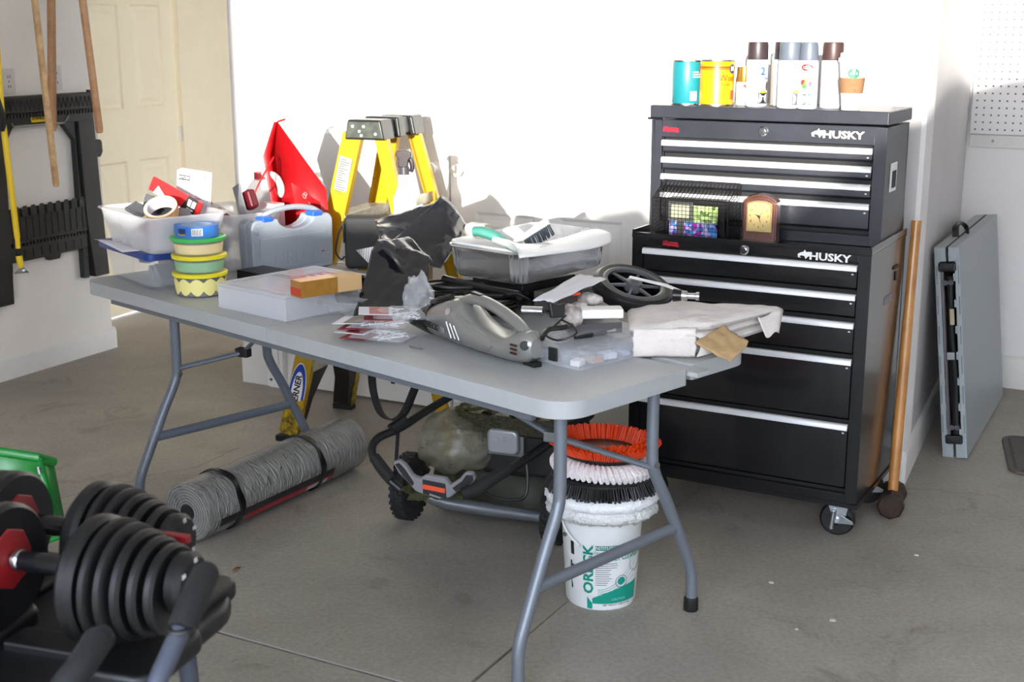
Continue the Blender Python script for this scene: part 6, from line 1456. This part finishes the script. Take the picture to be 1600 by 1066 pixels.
# top housing and clippings
top = MB().prism(rrect(.40, .34, .05, 5, .09, .17), .065, z0=.335).build('top_housing', mat('engine_black', (28, 28, 28)), mw_, bevel=.01)
def gf(a, b): 
    x, y = -.10+.38*a, .01+.32*b; k = noise.noise(Vector((x*20, y*20, 0))); return (x, y, .402+.014*k+.010*noise.noise(Vector((x*70, y*70, 3))))
o = MB().grid(gf, 40, 34).build('clippings', mat('grass_clippings', (70, 76, 38), .95, col2=(58, 44, 26), vs=40), mw_); o['kind'] = 'stuff'
random.seed(9); mb = MB()
for i in range(2600):
    a, b = random.random(), random.random(); p = Vector(gf(a, b)); 
    if random.random() < .5: p.y = -.004; p.z -= random.uniform(0, .06)
    th = random.uniform(0, 2*PI); l = random.uniform(.008, .022); mb.add([tuple(p), tuple(p+Vector((l*math.cos(th), l*math.sin(th), random.uniform(.0, .012)))), tuple(p+Vector((.0015, .0015, .001)))], [(0, 1, 2)])
o = mb.build('grass_blades', mat('grass_green', (74, 88, 36), .9, col2=(110, 84, 46), vs=60), mw_); o['kind'] = 'stuff'
# handle folded over to the rear
hbk = mat('handle_black', (24, 24, 25), .42)
MB().tube(bez([ML_(703, 620, 4.10), ML_(662, 645, 4.02), ML_(627, 668, 3.95), ML_(592, 684, 3.90), ML_(581, 702, 3.87), ML_(588, 724, 3.84), ML_(606, 748, 3.81), ML_(625, 765, 3.80)], 6), .013, 12).build('handle_tube', hbk, mw_)
MB().tube([ML_(634, 655, 3.95), ML_(612, 672, 3.92)], [.020, .021], 10).build('grip_joint', hbk, mw_); MB().tube([ML_(622, 672, 3.93), ML_(619, 722, 3.86)], .006, 8).build('cable', dark, mw_)
MB().tube([ML_(585, 715, 3.85), ML_(612, 750, 3.80)], .018, 10).build('grip_sleeve', mat('foam_black', (30, 30, 30), .8), mw_)
MB().tube(bez([ML_(872, 682, 4.0), ML_(830, 712, 3.92), ML_(790, 738, 3.84)], 5), .014, 12).build('handle_tube', hbk, mw_)
MB().tube([ML_(795, 732, 3.85), ML_(745, 764, 3.78), ML_(722, 772, 3.77)], [.019, .021, .017], 12).build('grip_sleeve', mat('foam_black', (30, 30, 30)), mw_)
MB().tube(bez([ML_(822, 722, 3.90), ML_(824, 750, 3.88), ML_(820, 776, 3.86), ML_(800, 782, 3.85), ML_(775, 778, 3.85), ML_(758, 770, 3.84)], 5), .006, 8).build('bail_wire', hbk, mw_)
# grey console
cgm = mat('console_grey', (128, 126, 130), .45)
def plate3(pts, y, th, nm, m, par=mw_, bevel=.006):
    q = [ML_(a, b_, y) for a, b_ in pts]; nrm = Vector((0, -1, 0)); vs = [tuple(p) for p in q]+[tuple(p+Vector((0, th, 0))) for p in q]; k = len(q)
    return MB().add(vs, [tuple(range(k)), tuple(range(k, 2*k))]+[(i, (i+1) % k, k+(i+1) % k, k+i) for i in range(k)]).build(nm, m, par, bevel=bevel)
cn = plate3([(612, 722), (622, 719), (632, 726), (645, 744), (656, 748), (664, 742), (696, 748), (703, 758), (718, 748), (726, 738), (738, 739), (743, 750), (734, 761), (715, 768), (704, 778), (690, 780), (662, 774), (648, 768), (640, 758), (622, 740)], 3.80, .022, 'console', cgm)
plate3([(617, 725), (623, 723), (631, 731), (645, 752), (648, 761), (640, 756), (628, 741)], 3.794, .01, 'console_slot', dark, cn, 0) if False else None
o = plate3([(617, 726), (623, 724), (632, 734), (646, 755), (644, 760), (630, 745)], 3.795, .004, 'grip_inlay', dark, None, .001); o.parent = cn; o.matrix_parent_inverse = Matrix()
for nm, pts, m in (('grip_inlay', [(707, 763), (722, 752), (728, 743), (738, 743), (739, 751), (730, 760), (712, 769)], dark), ('label', [(660, 750), (695, 757), (697, 779), (661, 772)], ink), ('orange_band', [(660, 757), (695, 764), (695, 771), (660, 764)], mat('label_orange', (226, 78, 34), .5))):
    o = plate3(pts, 3.795 if nm != 'orange_band' else 3.792, .003, nm, m, None, 0); o.parent = cn
tp = ML_(678, 775, 3.79); MB().box(tuple(tp), (.045, .001, .006), Matrix.Rotation(.18, 3, 'Y')).build('small_print', greytxt, cn)
bg = crumple('plastic_bag', 'dusty translucent plastic bag sitting on the mower deck', 'plastic bag', mwo+Vector((-.08, .06, .19)), (.115, .10, .20), mat('dusty_film', (150, 146, 132), .3, alpha=.62, col2=(96, 92, 72), vs=9, bump=.6, bs=14), 6, .22)
bg.data.polygons.foreach_set('use_smooth', [True]*len(bg.data.polygons)); bg.data.set_sharp_from_angle(angle=PI)
crumple('grass_clump', 'clump of dried grass on the mower deck behind the console', 'grass', mwo+Vector((-.13, -.03, .13)), (.10, .06, .06), mat('dry_grass', (84, 80, 50), .95, col2=(50, 52, 28), vs=60), 16, .5)
# ------------------------------------------------------------ strap hanging from the table
stq = bez([PP(574, 572, 4.72), PP(577, 610, 4.70), PP(588, 644, 4.66), PP(606, 656, 4.62), PP(624, 646, 4.60), PP(640, 610, 4.58), PP(654, 575, 4.56)], 6)
vs = []; 
for p in stq: vs += [tuple(p), tuple(p+Vector((.030, .0, -.006)))]
o = MB().add(vs, [(2*i, 2*i+1, 2*i+3, 2*i+2) for i in range(len(stq)-1)]).build('strap', mat('webbing_black', (26, 26, 28), .8), solid=.003); tag(o, 'black webbing strap hanging in a loop below the table in front of the closet', 'strap')
o = MB().add([tuple(PP(607, 578, 4.7)), tuple(PP(621, 578, 4.7)), tuple(PP(617, 600, 4.7)), tuple(PP(611, 599, 4.7))], [(0, 1, 2, 3)]).build('strap_end', mat('webbing_black', (26, 26, 28)), solid=.004); tag(o, 'short black strap end hanging under the table inside the big loop', 'strap')
# ------------------------------------------------------------ spray bottle on the ladder step
MLd = Matrix.Translation(LD.location) @ Matrix.Rotation(LD.rotation_euler[2], 4, 'Z')
zst = .9115; xst = FX+(TXf-FX)*.91/LH
sbp = MLd @ Vector((xst+.0, Wb-.11, zst)); sbp = P(634, 350, .9115); print('sb', sbp, proj(sbp), proj(MLd @ Vector((xst, .1, .91))), proj(MLd @ Vector((xst, .4, .91))))
sbp = MLd @ Vector((xst+.012, yf(.91, False)-.055, zst)); print(proj(sbp))
cz = .905
ct = MB().bx(-.075, .075, -.06, .06, 0, cz-TH-.001).build('carton', mat('carton_brown', (150, 122, 90), .8), bevel=.003); sbp = PP(633, 340, 4.56); sbp.z = cz
ct.location = (sbp.x, sbp.y, TH-.001); ct.rotation_euler[2] = R_(-44); tag(ct, 'small carton under the spray bottle, hidden by the black plastic bag', 'carton')
sb = thing('spray_bottle', 'white spray bottle with black trigger and lime liquid behind the black plastic bag', 'bottle', sbp, -10)
MB().lathe([(.036, 0), (.040, .004), (.041, .10), (.039, .125), (.030, .145), (.023, .165), (.021, .20), (.0165, .205)], 32).build('body', mat('bottle_frost', (232, 236, 232), .3, alpha=.8), sb)
MB().lathe([(.038, .004), (.0385, .10), (.037, .112), (1e-6, .112)], 32).build('liquid', mat('liquid_lime', (206, 228, 110), .3), sb)
MB().lathe([(.0185, .200), (.0185, .228), (.015, .232)], 20).build('collar', mat('collar_dark', (70, 70, 72), .3, alpha=.9), sb)
MB().add(*[(q.v, q.f) for q in [MB().prism([(-.020, .228), (.014, .228), (.018, .252), (.028, .262), (.028, .280), (.010, .287), (-.022, .285), (-.030, .272), (-.018, .256)], .026, T3(0, .013, 0, rx=90))]][0]).build('trigger_head', mat('trigger_black', (40, 28, 32), .3), sb, bevel=.004)
MB().tube(bez([(.018, 0, .262), (.026, 0, .245), (.028, 0, .225), (.024, 0, .212)], 4), .006, 8, flat=1.3).build('trigger', mat('trigger_black', (40, 28, 32)), sb)
# ------------------------------------------------------------ green cart with black wheel
gc = thing('garden_cart', 'bright green plastic cart tray with a black wheel at the left edge', 'cart', (0, 0, 0), 0)
gm_ = mat('green_plastic', (12, 122, 40), .3)
def gp(px, py, Y): return tuple(PP(px, py, Y))
def qd(pts, nm, th=.006, m=gm_, par=gc): return MB().add(pts, [tuple(range(len(pts)))]).build(nm, m, par, solid=th)
qd([gp(-60, 700, 3.05), gp(62, 719, 3.05), gp(72, 838, 3.12), gp(-60, 838, 3.12)], 'side_panel')
qd([gp(62, 719, 3.05), gp(84, 722, 3.12), gp(104, 826, 3.18), gp(95, 829, 3.14)], 'end_flange', .008)
qd([gp(58, 716, 3.04), gp(80, 840, 3.10), gp(96, 830, 3.12), gp(66, 719, 3.04)], 'corner_rib', .012)
MB().tube([gp(-60, 697, 3.05), gp(60, 715, 3.05), gp(83, 722, 3.12)], .012, 10).build('rim', gm_, gc); MB().tube([gp(-60, 752, 3.06), gp(64, 756, 3.06)], .004, 8).build('moulding_line', gm_, gc)
MB().tube([gp(-60, 866, 3.10), gp(20, 862, 3.10), gp(96, 834, 3.14)], .014, 10).build('bottom_rim', gm_, gc)
qd([gp(-60, 838, 3.12), gp(74, 838, 3.12), gp(96, 832, 3.16), gp(40, 862, 3.04), gp(-60, 864, 3.04)], 'bottom_lip', .008)
MB().cyl(gp(59, 729, 3.035), gp(62, 741, 3.035), .004).build('staple', chrome, gc)
cw_ = PP(58, 868, 3.25); MB().lathe([(.05, -.03), (.085, -.034), (.10, -.02), (.10, .02), (.085, .034), (.05, .03), (.05, -.03)], 32, Matrix.Translation((cw_.x, cw_.y, .10)) @ Matrix.Rotation(R_(60), 4, 'Z') @ Matrix.Rotation(R_(90), 4, 'X')).build('wheel', tyre, gc)
MB().bx(cw_.x-.5, cw_.x+.02, cw_.y-.02, cw_.y+.02, .08, .25).build('frame', dark, gc)
# ------------------------------------------------------------ adjustable dumbbells on their stand
dbm = mat('dumbbell_black', (8, 8, 9), .45); dbs = mat('dumbbell_steel_black', (9, 9, 10), .42); dred_ = mat('dumbbell_red', (120, 14, 18), .45)
da, db_ = P(40, 880, .80), P(290, 915, .80); dv = (db_-da).normalized(); dang = math.degrees(math.atan2(dv.y, dv.x)); print('dumbbell', da, db_, dang)
def dumbbell(label, loc, rz, far=False):
    t = thing('adjustable_dumbbell', label, 'dumbbell', loc, rz)
    Mx = Matrix.Rotation(R_(90), 4, 'Y')
    # local x along the axis, origin in the middle of the grip
    MB().lathe([(.013, -.075), (.015, -.06), (.0165, -.03), (.0175, 0), (.0165, .03), (.015, .06), (.013, .075)], 24, Mx).build('grip', mat('grip_black', (16, 16, 18), .18), t)
    for s in (-1, 1):
        MB().lathe([(.0165, s*.050), (.0175, s*.052), (.0170, s*.061), (.015, s*.063)] if s > 0 else [(.015, -.063), (.0170, -.061), (.0175, -.052), (.0165, -.050)], 24, Mx).build('chrome_ring', chrome, t)
        sel = MB().lathe([(.03, 0), (.050, .004), (.050, .02), (.04, .024)], 8, Matrix.Translation((s*.066, 0, 0)) @ Matrix.Rotation(R_(90*s), 4, 'Y')).build('selector', dred_, t, bevel=.003)
        rr_ = [.098, .096, .091, .084, .076, .068]
        x = .072
        for k, r in enumerate(rr_):
            w_ = .030 if k == 0 else .017
            prof = [(.03, 0), (r*.93, 0), (r, w_*.25), (r, w_*.75), (r*.93, w_), (.03, w_)]
            pm = Matrix.Translation((s*x, 0, -.012)) @ Matrix.Rotation(R_(90*s), 4, 'Y')
            MB().lathe(prof, 44, pm).build('weight_plate', dbm if k else dbs, t)
            x += w_+(.006 if k else .008)
        dl_ = MB().lathe([(.030, 0), (.046, .002), (.048, .018), (.040, .026), (1e-6, .026)], 32, Matrix.Translation((s*x, 0, 0)) @ Matrix.Rotation(R_(90*s), 4, 'Y')).build('dial', dbm, t)
        for k, nn in enumerate(('10', '15', '20', '25', '30', '35')):
            a = R_(60*k+20); text('numeral', nn, .010, whitepl, dl_, Matrix.Translation((s*(x+.0265), .036*math.cos(a), .036*math.sin(a))) @ Matrix.Rotation(R_(90*s), 4, 'Z'), ext=.0003)
        if s > 0 and not far: MB().bx(.12, .185, .092, .106, .018, .032).build('red_bridge', dred_, t, bevel=.003)
    return t
g0 = P(78, 882, .80)
dA = dumbbell('adjustable dumbbell nearest the camera with black plates and a chrome ringed grip', g0, dang)
dB = dumbbell('adjustable dumbbell on the far side of the stand, only its plates in view', Vector(off(g0, dang, -.15, .215, .765)), dang, True)
dst = thing('dumbbell_stand', 'black dumbbell stand tray with grey tubes and foam covered handles', 'stand', (g0.x, g0.y, 0), dang)
for y in (0, .215):
    zz = .80-.13 if y == 0 else .775-.115
    for s in (-1, 1): MB().prism(rrect(.15, .18, .03, 5, s*.15-(.06 if y else 0)-.01, y), .035, z0=zz-.02).build('cradle', dbm, dst, bevel=.01)
    MB().bx(-.08, .08, y-.03, y+.03, zz-.02, zz+.004).build('bridge', dbm, dst, bevel=.006)
MB().prism(rrect(.56, .46, .12, 8, -.10, .08), .035, z0=.625).build('tray', mat('stand_black', (14, 15, 17), .4), dst, bevel=.012, bseg=3)
sm_ = mat('stripe_silver', (170, 170, 172), .3)
MB().bx(-.27, -.05, -.196, -.190, .640, .654).build('trim_stripe', sm_, dst); MB().bx(-.27, -.06, -.198, -.192, .634, .643).build('red_stripe', mat('stripe_red', (190, 50, 36), .4), dst)
MB().bx(-.19, -.09, -.19, .05, .66, .672).build('strap', mat('webbing_black', (26, 26, 28)), dst)
def st_local(p): return (Matrix.Translation((g0.x, g0.y, 0)) @ Matrix.Rotation(R_(dang), 4, 'Z')).inverted() @ p
hA = [PP(325, 890, 1.62), PP(302, 940, 1.56), PP(282, 985, 1.52), PP(262, 1030, 1.49), PP(240, 1085, 1.46), PP(225, 1180, 1.44), PP(220, 1300, 1.44)]
hl = [st_local(p) for p in hA]
MB().tube(bez(hl[:3], 5), [.014]+[.0185]*9+[.0175], 18).build('foam_grip', mat('foam_black2', (14, 14, 15), .8, bump=.2, bs=200), dst)
MB().lathe([(.0185, 0), (.0195, .002), (.0185, .006)], 18, Matrix.Translation(hl[2])).build('grip_collar', blackpl, dst)
MB().tube(bez(hl[2:]+[Vector((hl[-1].x, hl[-1].y, .02))], 5), .0125, 14).build('handle_tube', mat('tube_slate', (62, 66, 78), .35), dst)
hB = [PP(152, 1002, 1.50), PP(128, 1040, 1.46), PP(95, 1090, 1.43), PP(70, 1200, 1.42)]
hl = [st_local(p) for p in hB]; MB().tube(bez(hl, 5), [.019]+[.0185]*15, 18).build('foam_grip', mat('foam_black2', (22, 22, 24)), dst)
MB().lathe([(.0215, -.004), (.0215, .004)], 18, Matrix.Translation(hl[0]) @ Matrix.Rotation(R_(30), 4, 'X')).build('grip_collar', blackpl, dst)
MB().tube([hl[-1], (hl[-1].x, hl[-1].y, .02)], .0125, 12).build('handle_tube', mat('tube_slate', (62, 66, 78)), dst)
for x in (-.34, .10):
    for y in (-.05, .2): MB().tube([(x, y, .63), (x*1.15, y*1.1, .012)], .016, 12).build('leg', mat('tube_slate', (62, 66, 78)), dst)
print('objects', len(bpy.data.objects))
